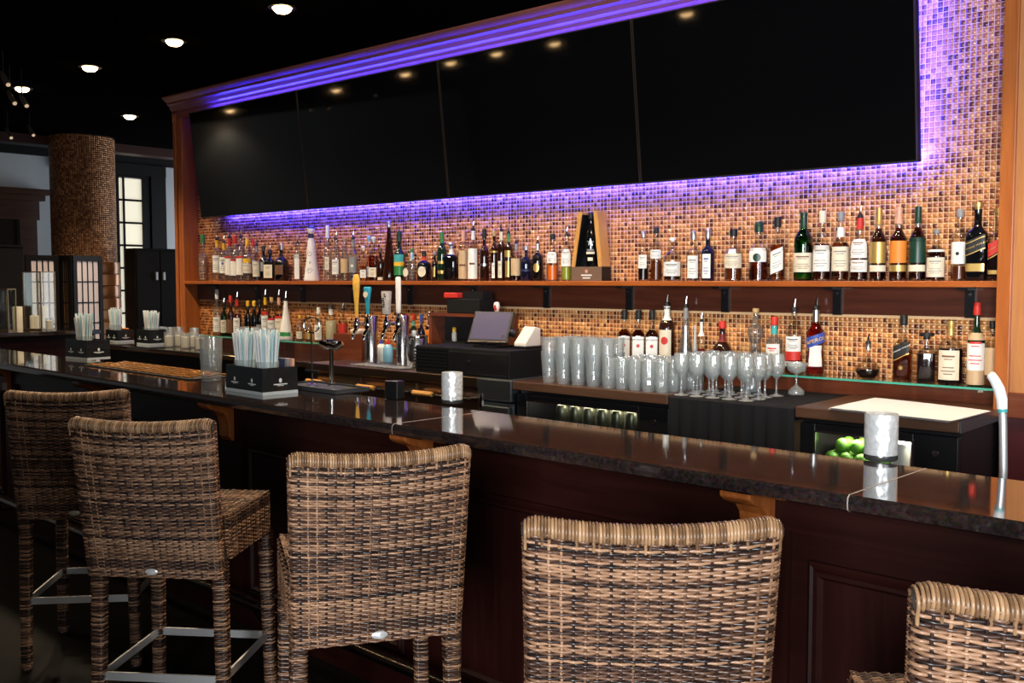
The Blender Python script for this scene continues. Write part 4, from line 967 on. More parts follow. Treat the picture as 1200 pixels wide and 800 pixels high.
lower = [
 (254, 339, 10, 'tall', 'clear', 'water', .4, ('long', 'white', .2), [(.1, .5, 'white', 60)], 'tall clear bottle with long white cap at the pillar end of the glass shelf'),
 (262, 349, 9, 'std', 'green', 'green', .1, ('pour', None), [(.1, .5, 'cream', 50)], 'green-shouldered pourer bottle on the glass shelf'),
 (270, 346, 10, 'std', 'brown', None, 0, ('long', 'red'), [(.1, .5, 'brown', 50)], 'dark bottle with bright red cap behind the straws'),
 (277.5, 342, 10, 'std', 'clear', 'dkamber', .6, ('pour', 'red'), [(.1, .5, 'white', 50)], 'amber pourer bottle with red neck behind the straws'),
 (290, 352, 9, 'std', 'black', None, 0, ('long', 'yellow', .14), [(.1, .35, 'gold', 40)], 'black bottle with yellow cap beside an equal one, behind the straw cups'),
 (297.5, 352, 9, 'std', 'black', None, 0, ('long', 'yellow', .14), [(.1, .35, 'orange', 40)], 'black bottle with yellow cap and orange label between the straw cups'),
 (304, 351, 9, 'std', 'black', None, 0, ('cap', 'black'), [(.2, .4, 'grey', 40)], 'all-black slim bottle beside the yellow-capped pair'),
 (310.5, 339, 10, 'tall', 'clear', 'amber', .5, ('pour', 'yellow'), [(.1, .56, 'white', 60), (.58, .66, 'red', 60)], 'yellow-necked pourer bottle with white and red label over the straws'),
 (318, 348, 10, 'tall', 'clear', 'dkamber', .6, ('cap', 'cork'), [(.1, .5, 'white', 60), (.5, .56, 'red', 60)], 'dark amber bottle with cork cap between two pourer bottles'),
 (326.5, 339, 10, 'tall', 'clear', 'dkamber', .6, ('pour', 'pink'), [(.1, .5, 'cream', 60), (.5, .56, 'red', 60)], 'pink-necked amber pourer bottle beside the white cone bottle'),
 (334.5, 341, 16, 'cone', 'white', None, 0, ('pour', 'white', .2), [(.1, .2, 'green', 60)], 'white cone-shaped bottle with pourer and green foot'),
 (351, 369, 8, 'wine', 'clear', 'gold', .6, ('cap', 'yellow'), [(.1, .4, 'cream', 60)], 'small pale bottle with yellow cap between white cone bottle and ring stand'),
 (361, 369, 8, 'wine', 'clear', 'gold', .6, ('cap', 'gold'), [(.1, .4, 'gold', 50)], 'small gold-labelled bottle right behind the ring stand'),
 (373, 360, 10, 'tall', 'clear', 'water', .5, ('long', 'white'), [(.08, .6, 'white', 60)], 'clear bottle with white cap and large white label beside the cream bottle'),
 (387.5, 354, 14, 'tall', 'clear', 'cream', .64, ('pour', 'white'), [], 'bottle of pale cream liqueur with pourer'),
 (401.5, 355, 11, 'tall', 'clear', 'red', .6, ('pour', None), [(.28, .6, 'red', 60), (.08, .24, 'white', 60)], 'pourer bottle with red and white label above the brown wooden box'),
 (478, 368, 8, 'tall', 'clear', 'red', .6, ('cap', 'red'), [], 'small red bottle beside the beer tower'),
 (484.5, 367, 8, 'wine', 'dkgreen', None, 0, ('long', 'red'), [(.78, .95, 'teal', 178), (.1, .5, 'teal', 60)], 'teal bottle with red cap behind the steel canister'),
 (493.5, 368, 9, 'wine', 'navy', None, 0, ('long', 'blue', .2), [(.1, .5, 'blue', 60)], 'blue bottle with blue cap behind the steel canister'),
 (502.5, 365, 9, 'tall', 'brown', None, 0, ('pour', 'black'), [(.2, .75, 'orange', 80)], 'dark bottle with orange label beside the wooden box shelf'),
 (732, 363, 16, 'sq', 'clear', 'dkamber', .74, ('long', 'black', .16), [(.10, .60, 'white', 42)], 'square bourbon bottle with red seal and black cap, first of three at the pint glasses', {'dots': [(.40, .24, 'red')], 'rz': .55, 'text': [('JIM BEAM', .52, .05, 'black', 0)], 'plain': 1}),
 (748.5, 363, 16, 'sq', 'clear', 'dkamber', .74, ('long', 'black', .16), [(.10, .60, 'white', 42)], 'square bourbon bottle with red seal and black cap, middle of three', {'dots': [(.40, .24, 'red')], 'rz': .55, 'text': [('JIM BEAM', .52, .05, 'black', 0)], 'plain': 1}),
 (764.5, 363, 16, 'sq', 'clear', 'dkamber', .74, ('long', 'black', .16), [(.10, .60, 'white', 42)], 'square bourbon bottle with red seal and black cap, beside the white-necked bottle', {'dots': [(.40, .24, 'red')], 'rz': .55, 'text': [('JIM BEAM', .52, .05, 'black', 0)], 'plain': 1}),
 (782, 345, 19, 'tall', 'brown', None, 0, ('pour', 'white'), [(.10, .60, 'cream', 50), (.76, .92, 'white', 178)], 'white-necked dark pourer bottle with red splash on its cream label', {'dots': [(.42, .45, 'red')], 'plain': 1}),
 (804, 347, 18, 'cone', 'clear', 'water', .5, ('pour', 'grey'), [(.2, .7, 'silver', 18)], 'tall tapered clear bottle with pourer behind the wine glasses'),
 (815, 381, 8, 'cone', 'frost', None, 0, ('none',), [], 'small frosted tapered bottle behind the wine glasses'),
 (822.5, 366, 9, 'wine', 'clear', 'red', .4, ('pour', 'white'), [(.68, .82, 'white', 178)], 'slim red bottle with white neck and pourer behind the wine glasses'),
 (847, 376, 25, 'round', 'brown', None, 0, ('long', 'red', .14), [(.66, .85, 'darkred', 178)], 'round dark bottle with red wax cap behind the wine glasses'),
 (886, 361, 19, 'figure', 'clear', 'water', .5, ('cork', 'cork'), [], 'sculpted clear glass bottle with cork stopper'),
 (908, 371, 20, 'std', 'clear', 'water', .3, ('long', 'red', .14), [(.14, .60, 'white', 55), (.80, .98, 'teal', 178)], 'clear bottle with red cap, green neck ring and white label', {'ink': 'red'}),
 (931.5, 350, 20, 'tall', 'clear', 'red', .28, ('pour', None), [(.36, .60, 'white', 62), (.22, .36, 'red', 62), (.12, .2, 'white', 62)], 'clear pourer bottle with white label above red band, behind the coupe glass', {'ink': 'black'}),
 (957, 348, 23, 'belle', 'clear', 'red', .80, ('pour', 'silver'), [(.14, .46, 'white', 42), (.46, .62, 'blue', 62, .05)], 'curvy bottle of orange-red liqueur with blue and yellow band', {'text': [('APEROL', .51, .082, 'yellow', .05)], 'plain': 1, 'rz': .42}),
 (1018.5, 391, 29, 'orb', 'clear', 'dark', .27, ('pour', 'silver', .22), [], 'round clear flask of dark liqueur with long pourer'),
 (1060, 369, 20, 'sq', 'clear', 'dkamber', .55, ('cap', 'black', .14), [(.46, .68, 'black', 44, .09), (.42, .44, 'gold', 44, .09)], 'square bottle with slanted black label and amber spirit', {'text': [('JOHNNIE WALKER', .56, .036, 'white', .09)], 'dots': [(.24, .22, 'gold')], 'rz': .1}),
 (1087, 390, 21, 'sqlow', 'clear', 'dark', .66, ('flat', 'black', .12), [], 'dark square decanter with wide flat black stopper'),
 (1115.5, 376, 29, 'squat', 'clear', 'dark', .58, ('foil', 'gold'), [(.08, .56, 'cream', 52)], 'broad dark bottle with gold neck and cream label', {'ink': 'brown'}),
 (1146, 354, 20, 'wine', 'dkgreen', None, 0, ('long', 'red', .14), [(.02, .22, 'tan', 80), (.22, .70, 'white', 72), (.64, .74, 'tan', 80)], 'tall wine-shaped bottle with red cap and long white label', {'ink': 'red'}),
 (1164, 376, 15, 'tall', 'clear', 'brown', .5, ('cap', 'black'), [(.20, .66, 'tan', 80)], 'tan-labelled bottle in the corner by the wooden pier'),
]
for r_ in lower: bottle(r_, -.068, GZ, LS)

# white ceramic decanter with painted blue decoration
q = at_y(365, 300, -.072); dp = depth(q); H = at_y(365, 265, -.072).z - SH; r0 = 9.2 * dp / FPX
dc = thing('ceramic_decanter', 'white ceramic decanter with blue painted swirls and domed stopper', 'decanter', (q.x, -.072, SH), .6, US)
dprof = [(r0 * b, a * H * .86) for a, b, _ in [(0, .95, 0), (.02, 1, 0), (.06, .98, 0), (.28, .80, 0), (.5, .62, 0), (.62, .60, 0), (.78, .52, 0), (.92, .34, 0), (1, .30, 0)]]
MB().lathe(dprof, 28).build('body', G['white'], dc)
def dr_(z): return float(np.interp(z, [p_[1] for p_ in dprof], [p_[0] for p_ in dprof]))
MB().lathe([(dr_(H * .78) + .001, H * .78), (dr_(H * .84) + .0015, H * .84), (dr_(H * .86) + .002, H * .865)], 24).build('neck_band', paint('navy'), dc)
st_ = MB().lathe([(r0 * .30, H * .865), (r0 * .42, H * .90), (r0 * .46, H * .95), (r0 * .34, H * .99), (r0 * .05, H)], 24).build('stopper', G['white'], dc)
MB().lathe([(r0 * .46, H * .955), (r0 * .40, H * .985), (r0 * .1, H * 1.005)], 24).build('stopper_crown', paint('blue'), st_)
def swirl(cz, rad, turns, a0):
    pts = []
    for i in range(26):
        t = i / 25; a = a0 + turns * 2 * math.pi * t; rr = rad * (1 - .75 * t); th = rr * math.cos(a) / dr_(cz); z = cz + rr * math.sin(a)
        k = dr_(z) + .0006; pts.append((k * math.sin(th), -k * math.cos(th), z))
    return pts
for cz, rad, tn, a0 in ((H * .18, .022, 1.6, 0), (H * .50, .022, 1.2, 2), (H * .34, .010, 1.2, 4)):
    MB().tube(swirl(cz, rad, tn, a0), .0012, 5).build('painted_swirl', paint('navy'), dc)

# wooden gift box with its bottle
gx = at_y(687.5, 320, -.108).x
gb = thing('gift_box', 'open wooden presentation box with leaning sides on a brown plinth', 'gift box', (gx, -.072, SH), .0)
plint = plain('brown_card', (.16, .09, .06), .6); PD = .038
box('plinth', plint, (-.103, -PD, 0, .100, PD, .074), gb, bevel=.002); box('plinth_end', black, (.1002, -PD, 0, .103, PD, .074), gb)
pine = wood('honey_wood', (.52, .24, .06), (.68, .36, .11), .4, axis=2, scale=3)
zt_ = at_y(691, 248, -.09).z - SH
def slab(xb, xt, wd, y0, y1, z0, z1):
    v = [(xb, y0, z0), (xb + wd, y0, z0), (xb + wd, y1, z0), (xb, y1, z0), (xt, y0, z1), (xt + wd, y0, z1), (xt + wd, y1, z1), (xt, y1, z1)]
    return MB().add(v, [(0, 3, 2, 1), (4, 5, 6, 7), (0, 1, 5, 4), (1, 2, 6, 5), (2, 3, 7, 6), (3, 0, 4, 7)])
slab(-.103, -.056, .024, -PD, PD, .0742, zt_).build('leaning_side', pine, gb, smooth=False, bevel=.0015)
slab(.076, .042, .026, -PD, PD, .0742, zt_).build('leaning_side', pine, gb, smooth=False, bevel=.0015)
slab(-.0785, -.0315, .003, -PD + .004, PD, .0742, zt_ * .96).build('black_lining', black, gb, smooth=False)
v = [(-.075, .030, .0742), (.075, .030, .0742), (.043, .030, zt_ * .95), (-.030, .030, zt_ * .95), (-.075, .037, .0742), (.075, .037, .0742), (.043, .037, zt_ * .95), (-.030, .037, zt_ * .95)]
MB().add(v, [(0, 1, 2, 3), (7, 6, 5, 4), (0, 4, 5, 1), (1, 5, 6, 2), (2, 6, 7, 3), (3, 7, 4, 0)]).build('backing', black, gb, smooth=False)
def star(r1, r2, n=5):
    return [((r1 if i % 2 == 0 else r2) * math.sin(math.pi * i / n), (r1 if i % 2 == 0 else r2) * math.cos(math.pi * i / n)) for i in range(2 * n)]
sv = star(.014, .006); MB().add([(x, -PD - .0008, z + .05) for x, z in sv], [tuple(range(10))]).build('star_emblem', paint('pink'), gb, smooth=False)
MB().box(-.035, -PD - .0008, .026, .035, -PD - .0002, .033).box(-.025, -PD - .0008, .012, .025, -PD - .0002, .018).build('print', paint('white'), gb, smooth=False)['kind'] = 'stuff'
wbot = thing('spirit_bottle', 'dark bottle with silver star inside the open wooden gift box', 'bottle', (gx + .003, -.076, SH + .0745), .55)
hB = zt_ * .70
MB().lathe([(.028, 0), (.031, .004), (.031, hB * .60), (.026, hB * .70), (.014, hB * .80), (.012, hB * .96), (.015, hB)], 24).build('glass', G['black'], wbot)
def on_cyl(r_, x, z): a = x / r_; return (r_ * math.sin(a), -r_ * math.cos(a), z)
sv = star(.021, .009); MB().add([on_cyl(.0318, 0, hB * .50)] + [on_cyl(.0318, x, z + hB * .50) for x, z in sv], [(0, 1 + i, 1 + (i + 1) % 10) for i in range(10)]).build('star_emblem', paint('silver'), wbot, smooth=False)
for z0, z1, hx, c in ((.26, .31, .024, 'cream'), (.33, .36, .02, 'grey'), (.12, .19, .014, 'cream')):
    g = MB(); n_ = 8
    for i in range(n_ + 1): x = -hx + 2 * hx * i / n_; g.v += [on_cyl(.0316, x, hB * z0), on_cyl(.0316, x, hB * z1)]
    for i in range(n_): g.f.append((2 * i, 2 * i + 2, 2 * i + 3, 2 * i + 1))
    g.build('label', paint(c), wbot)
MB().lathe([(.0125, hB * .97), (.016, hB), (.016, hB * 1.10), (.013, hB * 1.12)], 16).build('cap', paint('black'), wbot)

# ------------------------------------------------------------ glassware
def ware(name, prof_out, wall, n=20, mat='ware', flutes=0, floor_t=.008):
    """glass vessel: outer profile (r, z), inner wall offset; flutes press facets into the wall"""
    zb = prof_out[0][1]
    inner = [(max(r_ - wall, .001), z) for r_, z in prof_out if z > zb + floor_t]
    path = [(.001, zb)] + list(prof_out) + inner[::-1] + [(.001, inner[0][1])]
    g = MB(); g.shell(path, n)
    if flutes:
        vv = []
        for (x, y, z) in g.v:
            a = math.atan2(y, x); f_ = 1 + .05 * math.cos(flutes * a); vv.append((x * f_, y * f_, z))
        g.v = vv
    me = g.mesh(name, True, 60); me.materials.append(G[mat]); return me
pint = ware('pint_glass', [(.029, 0), (.030, .003), (.034, .05), (.0375, .10), (.042, .148), (.0425, .15)], .0025, 24)
high = ware('highball_glass', [(.026, 0), (.028, .004), (.030, .05), (.032, .11), (.0335, .138)], .0028, 32, flutes=8, floor_t=.014)
def stem(h, bowl, rb, rf):
    zs = h - bowl
    out = [(rf, 0), (rf, .002), (rf * .4, .006), (.005, .014), (.0038, zs * .5), (.0045, zs - .006), (rb * .5, zs + bowl * .06), (rb * .86, zs + bowl * .25), (rb, zs + bowl * .5), (rb * .96, zs + bowl * .8), (rb * .88, h)]
    inn = [(rb * .88 - .0015, h), (rb * .96 - .0015, zs + bowl * .8), (rb - .0015, zs + bowl * .5), (rb * .84, zs + bowl * .25), (rb * .42, zs + bowl * .10), (.001, zs + bowl * .05)]
    g = MB(); g.shell([(.001, 0)] + out + inn, 20); me = g.mesh('stem_glass', True, 60); me.materials.append(G['ware']); return me
wine_g = stem(.185, .105, .036, .033)
def glass_at(me, nm, x, y, z, label, cat, group=None, rot=(0, 0, 0)):
    return tag(link(nm, me, None, (x, y, z), rot), label, cat, group)
PG = 'pint glasses on the cooler top'
for i in range(4):
    for j in range(3):
        x, y = -3.145 + .092 * i + .012 * (j % 2), -.52 + .092 * j
        glass_at(pint, 'pint_glass', x, y, CT + .0005, 'clear pint glass standing on the cooler top below a nested glass', 'glass', PG, (0, 0, i))
        glass_at(pint, 'pint_glass', x, y, CT + .0720, 'clear pint glass nested in the rim of another in the pint glass stack', 'glass', 'nested pint glasses', (0, 0, j))
for i in range(5):
    for j in range(5):
        glass_at(high, 'highball_glass', -2.765 + .0735 * i + .008 * (j % 2), -.535 + .074 * j, CT + .0005, 'fluted clear highball glass in the block between pint and wine glasses', 'glass', 'highball glasses', (0, 0, .3 * i + j))
for i in range(5):
    for j in range(4):
        glass_at(wine_g, 'wine_glass', -2.375 + .08 * i + .012 * (j % 2), -.53 + .082 * j, 1.0455 if -2.375 + .08 * i + .012 * (j % 2) > -2.39 else CT, 'clear stemmed wine glass in the block before the red-capped bottle', 'glass', 'wine glasses on the black cloth', (0, 0, i + j))
# lone glasses beside them
q = at_z(881, 459, 1.0455); glass_at(ware('carafe', [(.030, 0), (.033, .004), (.030, .03), (.022, .07), (.021, .085), (.024, .09)], .0025, 20), 'carafe', q.x, q.y, 1.0455, 'small clear glass carafe beside the wine glasses', 'carafe')
q = at_z(933, 462, 1.0455)
co_out = [(.034, 0), (.036, .003), (.034, .018), (.022, .03), (.006, .042), (.0042, .05), (.0042, .085), (.012, .094), (.038, .108), (.046, .13), (.047, .142)]
g = MB().shell([(.001, 0)] + co_out + [(.0455, .142), (.0445, .131), (.037, .11), (.012, .097), (.001, .095)], 24)
me = g.mesh('coupe_glass', True, 60); me.materials.append(G['ware'])
glass_at(me, 'coupe_glass', q.x, q.y, 1.0455, 'single clear coupe glass with bulbous foot on the black cloth', 'glass')
# glasses and pale candles on the black back counter by the pillar
for i, (px, py, s_) in enumerate(((189.5, 402, .95), (200, 402, .95), (210, 401, 1.0), (228, 400, 1.0))):
    q = at_y(px, 395, -.22); glass_at(high, 'tumbler', q.x, q.y, CT + .0005, 'clear tumbler on the black counter, ' + ('at the straw cups', 'second from the straw cups', 'third from the straw cups', 'last before the white candle cups')[i], 'glass', 'tumblers by the pillar').scale = (s_, s_, s_)
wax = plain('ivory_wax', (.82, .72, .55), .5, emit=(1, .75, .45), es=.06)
for i, px in enumerate((199, 211, 218, 228, 235)):
    q = at_y(px - 1, 395, -.45 + .09 * (i % 2))
    c = thing('candle_cup', 'squat glass cup with ivory candle on the black counter, ' + ('nearest the straws', 'second from the straws', 'middle of the five', 'fourth from the straws', 'nearest the stemmed glasses')[i], 'candle', (q.x, q.y, CT + .0005), 0, 'candles on the back counter')
    link('cup', ware('cup', [(.034, 0), (.036, .004), (.037, .115)], .003, 20), c); MB().lathe([(.030, .010), (.031, .085), (.01, .088)], 18).build('wax', wax, c)
    MB().tube([(0, 0, .086), (.001, 0, .097)], .0012, 5).build('wick', black, c)
for i in range(4):
    glass_at(wine_g, 'wine_glass', -5.93 + .085 * i, -.45 + .05 * (i % 2), CT + .0005, 'clear stemmed glass on the black counter behind the tall bar tumblers', 'glass', 'stemmed glasses by the pillar')
# stacked tumblers on the bar
q = bl(248, 446)
bigt = ware('bar_tumbler', [(.043, 0), (.046, .004), (.049, .08), (.053, .155)], .003, 36, flutes=9, floor_t=.012)
glass_at(bigt, 'bar_tumbler', q.x, q.y, 1.0705, 'large fluted tumbler on the bar under a stacked one beside the straw box', 'glass')
glass_at(bigt, 'bar_tumbler', q.x, q.y, 1.0705 + .052, 'large fluted tumbler stacked in another on the bar beside the straw box', 'glass')

# ------------------------------------------------------------ straw boxes
caddy_m = plain('black_caddy', (.010, .012, .014), .25, coat=.3)
str_w, str_b = plain('straw_white', (.86, .88, .88), .5), plain('straw_blue', (.50, .74, .80), .5)
smesh = []
for mt in (str_w, str_b, str_w):
    me = MB().tube([(0, 0, 0), (0, 0, .20)], .0042, 6).mesh('straw'); me.materials.append(mt); smesh.append(me)
cupm = ware('straw_cup', [(.036, 0), (.038, .003), (.047, .12)], .0015, 20)
def straw_cup(x, y, z, where, n=26, sc=1.0):
    n = int(n * 1.7)
    c = tag(link('straw_cup', cupm, None, (x, y, z)), 'clear plastic cup full of straws ' + where, 'cup')
    c.scale = (sc, sc, sc)
    for i in range(n):
        rr = .0285 * math.sqrt((i + .5) / n) * sc; a = i * 2.4
        s = link('drinking_straw', smesh[i % 3], None, (x + rr * math.cos(a), y + rr * math.sin(a), z + .010 * sc), (-.10 * rr / .0285 * math.sin(a) / sc, .10 * rr / .0285 * math.cos(a) / sc, 0))
        s.scale = (1.15, 1.15, sc * random.uniform(1.06, 1.2))
        tag(s, 'pale wrapped straw in the cup ' + where, 'straw', 'straws ' + where)
def emblem(parent, x, y, z, s, ax, mt):
    """small round crest over a line of print; ax 'x' lies on a y-plane, 'y' on an x-plane"""
    g = MB()
    def P(u, v): return (x + u, y, z + v) if ax == 'x' else (x, y + u, z + v)
    b0 = 0; g.v.append(P(0, s * .5))
    for i in range(14): a = 2 * math.pi * i / 14; g.v.append(P(s * .34 * math.cos(a), s * .5 + s * .45 * math.sin(a)))
    for i in range(14): g.f.append((0, 1 + i, 1 + (i + 1) % 14))
    for (u0, u1, v0, v1) in ((-1.5, 1.5, -.32, -.12), (-.7, .7, -.55, -.45)):
        n = len(g.v); g.v += [P(u0 * s, v0 * s), P(u1 * s, v0 * s), P(u1 * s, v1 * s), P(u0 * s, v1 * s)]; g.f.append((n, n + 1, n + 2, n + 3))
    g.build('printed_crest', mt, parent, smooth=False)
def caddy(label, loc, rz, W, D, H, cups, red=False):
    c = thing('bar_caddy', label, 'bar caddy', loc, rz); t = .006
    g = MB().box(-W / 2, -D / 2, 0, W / 2, -D / 2 + t, H).box(-W / 2, D / 2 - t, 0, W / 2, D / 2, H).box(-W / 2, -D / 2 + t, 0, -W / 2 + t, D / 2 - t, H).box(W / 2 - t, -D / 2 + t, 0, W / 2, D / 2 - t, H).box(-W / 2 + t, -D / 2 + t, 0, W / 2 - t, D / 2 - t, t)
    g.box(-.003, -D / 2 + t, t, .003, D / 2 - t, H * .9)
    g.build('tray', caddy_m, c, smooth=False)
    box('base_strip', plain('pale_strip', (.55, .62, .66), .35), (-W / 2 - .001, -D / 2 - .001, 0, W / 2 + .001, D / 2 + .001, .014), c)
    wm = plain('crest_white', (.75, .78, .8), .5)
    emblem(c, -W * .25, -D / 2 - .0012, H * .42, .020, 'x', wm); emblem(c, W * .22, -D / 2 - .0012, H * .42, .020, 'x', wm); emblem(c, W / 2 + .0012, 0, H * .42, .022, 'y', wm)
    return c
# big box on the bar
fc, lc, rc = bl(308, 464), bl(262, 452), bl(347, 457)
W_, D_ = (fc - lc).length, (rc - fc).length
ang = math.atan2(fc.y - lc.y, fc.x - lc.x); W_, D_ = .30, .17
ux = Vector((math.cos(-.05), math.sin(-.05), 0)); uy = Vector((-ux.y, ux.x, 0))
cc = fc - ux * W_ / 2 + uy * D_ / 2
caddy('black printed bar caddy with two straw cups beside the rubber tray', (cc.x, cc.y, 1.0705), -.05, W_, D_, .115, 2)
for k, (a, wh) in enumerate(((-.092, 'at the tumbler side of the big bar caddy'), (.082, 'at the napkin side of the big bar caddy'))):
    p_ = cc + ux * a - uy * .02; straw_cup(p_.x, p_.y, 1.0775, wh, 26, 1.08)
for k, c in enumerate(('navy', 'grey', 'red')):
    p_ = cc + ux * (.07 + .0 * k) + uy * (.045 + .012 * k) + ux * .02 * k
    tag(MB().box(-.035, -.005, 0, .035, .005, .14).build('napkin_stack', paint('pink') if c == 'red' else paint(c), None, (p_.x, p_.y, 1.0775), (0, 0, -.05), smooth=False), '%s paper napkin stack standing in the big bar caddy' % ('salmon pink' if c == 'red' else c), 'napkins')
# smaller box further along the bar
p_ = bl(90, 421); caddy('small black printed bar caddy with one straw cup at the far end of the bar', (p_.x, p_.y + .07, 1.0705), .1, .24, .15, .12, 1)
straw_cup(p_.x - .02, p_.y + .06, 1.0775, 'of the small caddy at the far bar end', 26, 1.1)
# caddies on the back counter by the pillar
p_ = at_z(169, 404, CT); caddy('small black printed caddy on the back counter beside the tumblers', (p_.x, p_.y + .06, CT + .0005), 0, .19, .14, .12, 1)
straw_cup(p_.x + .048, p_.y + .05, CT + .0075, 'of the back counter caddy beside the tumblers', 22, 1.05); straw_cup(p_.x - .05, p_.y + .08, CT + .0075, 'at the red box side of the back counter caddy', 22, 1.05)
p_ = at_z(127, 400, CT); caddy('small black printed caddy on the back counter at its open end', (p_.x + .1, p_.y + .05, CT + .0005), 0, .2, .14, .10, 1)
straw_cup(p_.x + .05, p_.y + .04, CT + .0075, 'at the open end of the back counter', 22, 1.1)
p_ = at_z(141, 398, CT)
rb = thing('red_carton', 'small bright red carton in a black sleeve between the back counter caddies', 'carton', (p_.x + .12, p_.y - .03, CT + .0005))
box('sleeve', black, (-.05, -.03, 0, .05, .03, .06), rb); box('carton', paint('orange'), (-.045, -.026, .05, .045, .026, .105), rb, bevel=.004)

# ------------------------------------------------------------ things on the bar top
mm = plain('rubber_mat_bronze', (.10, .045, .02), .25, .4)
a_, b_ = bl(110, 429), bl(236, 444)
bm_ = thing('bar_mat', 'ribbed black bar service mat with orange light painted on its ribs', 'bar mat', (-4.95, -1.62, 1.0702), BANG)
box('mat_base', plain('rubber_black', (.012, .011, .010), .4), (-.62, -.13, 0, .60, .12, .006), bm_, bevel=.002)
rib = None
for j in range(5):
    for i in range(13):
        lx, ly = -.57 + .092 * i + .04 * (j % 2), -.105 + .05 * j
        if lx > .56: continue
        if rib is None: rib = box('rib', plain('rib_orange_glint', (.62, .27, .07), .2, .7), (-.032, -.012, .006, .032, .012, .014), bm_, bevel=.004, loc=(lx, ly, 0))  # rib colour carries the orange light reflected on the dark mat
        else: c = rib.copy(); col.objects.link(c); c.location = (lx, ly, 0)
tr = thing('rubber_tray', 'flat black rubber tray on the bar under the steel stands', 'bar tray', (-3.56, -1.60, 1.0702), BANG)
box('tray_base', plain('rubber_grey', (.035, .038, .042), .5), (-.20, -.08, 0, .22, .10, .012), tr, bevel=.004)
g = MB().box(-.20, -.08, .012, .22, -.072, .02).box(-.20, .092, .012, .22, .10, .02).box(-.2, -.072, .012, -.192, .092, .02).box(.212, -.072, .012, .22, .092, .02); g.build('tray_rim', plain('rubber_grey', (.035, .038, .042), .5), tr, smooth=False)
TZ = 1.0827
p_ = bl(368, 452); k = depth((p_.x, p_.y, 1.1)) / FPX
rg = thing('ring_stand', 'slim chrome stand with a ring on top on the rubber tray', 'stand', (-3.655, -1.575, TZ))
hz = (452 - 392) * k
MB().lathe([(.03, 0), (.03, .004), (.005, .008)], 20).build('foot', chrome, rg); MB().tube([(0, 0, .006), (0, 0, hz)], .0035, 8).build('stem', chrome, rg)
rp = 9 * k; MB().tube([(rp * math.cos(a) * RT.x, rp * math.cos(a) * RT.y, hz + rp + rp * math.sin(a)) for a in np.linspace(-math.pi / 2, 1.5 * math.pi, 25)], .0035, 8).build('ring', chrome, rg)
box('crossbar', black, (-.05, -.006, .055, .05, .006, .067), rg)
fc_ = thing('glass_rinser_tap', 'small chrome tap with wide head on the rubber tray', 'tap', (-3.56, -1.54, TZ))
MB().lathe([(.022, 0), (.022, .005), (.009, .01), (.009, .17), (.012, .175)], 16).build('post', chrome, fc_)
MB().tube([(-.045, -.03, .19), (-.02, -.01, .175), (0, 0, .178), (.02, .012, .175), (.045, .03, .19)], [.014, .018, .016, .018, .014], 10).build('head', chrome, fc_)
box('crown', chrome, (-.035, -.012, .192, .035, .012, .206), fc_, bevel=.004)
blk = bl(474, 466); bx_ = thing('metal_box', 'small black and chrome box standing on the bar edge', 'box', (blk.x, -1.615, 1.0705), .2)
box('body', black, (-.032, -.025, 0, .032, .025, .075), bx_, bevel=.004); box('chrome_side', chrome, (-.036, -.02, .005, -.0325, .02, .07), bx_)
# votive holders
merc = plain('mercury_glass', (.74, .77, .76), .22, .35, coat=.5, var=.35, vs=70)
nt = merc.node_tree; bb = nt.nodes['Principled BSDF']; vv_ = N(nt, 'ShaderNodeTexVoronoi', Scale=55.0); tcn = N(nt, 'ShaderNodeTexCoord'); bpn = N(nt, 'ShaderNodeBump', Strength=.5, Distance=.004)
nt.links.new(tcn.outputs['Object'], vv_.inputs['Vector']); nt.links.new(vv_.outputs['Distance'], bpn.inputs['Height']); nt.links.new(bpn.outputs[0], bb.inputs['Normal'])
for (px, py, wpx, hpx, lb) in ((530, 475, 25, 36, 'silver-white crackled candle holder on the bar before the cash drawer'), (1032, 541, 38, 54, 'silver-white crackled candle holder on the bar before the lime cooler')):
    p_ = bl(px, py - 3); k = depth((p_.x, p_.y, 1.1)) / FPX; r_ = wpx / 2 * k; h = hpx * k
    v = thing('votive_holder', lb, 'candle holder', (p_.x, p_.y, 1.0705), 0, 'candle holders on the bar')
    MB().lathe([(r_ * .96, 0), (r_, .003), (r_, h * .12)], 28).build('foot', plain('pewter', (.18, .18, .18), .25, .8), v)
    MB().shell([(r_, h * .12), (r_, h * .97), (r_ * .99, h), (r_ * .93, h), (r_ * .93, h * .2), (.001, h * .19)], 28).build('cup', merc, v)
    MB().lathe([(r_ * .9, h * .2), (r_ * .9, h * .6), (.004, h * .62)], 20).build('wax', wax, v)
# bent white and steel pipe behind the bar
p_ = at_y(1172, 540, -1.45); kk = depth((p_.x, -1.45, 1.1)) / FPX
bp = thing('bent_pipe', 'bent steel pipe with white curved handle standing behind the bar', 'pipe', (p_.x, -1.45, 0))
def pp(px, py): w_ = at_y(px, py, -1.45); return (w_.x - p_.x, 0, w_.z)
MB().tube([(0, 0, 0), pp(1176, 550), pp(1175.5, 500), pp(1175, 483)], .0105, 12).build('steel_post', brushed, bp)
MB().tube([pp(1175, 483), pp(1174.5, 479)], .0125, 12).build('green_ring', paint('teal'), bp)
MB().tube([pp(1174.5, 479), pp(1174, 468), pp(1171, 456), pp(1166, 446), pp(1161.5, 439.5), pp(1160, 438)], [.0135, .0145, .0145, .0135, .0125, .009], 12).build('handle', plain('white_plastic', (.8, .8, .8), .35), bp)

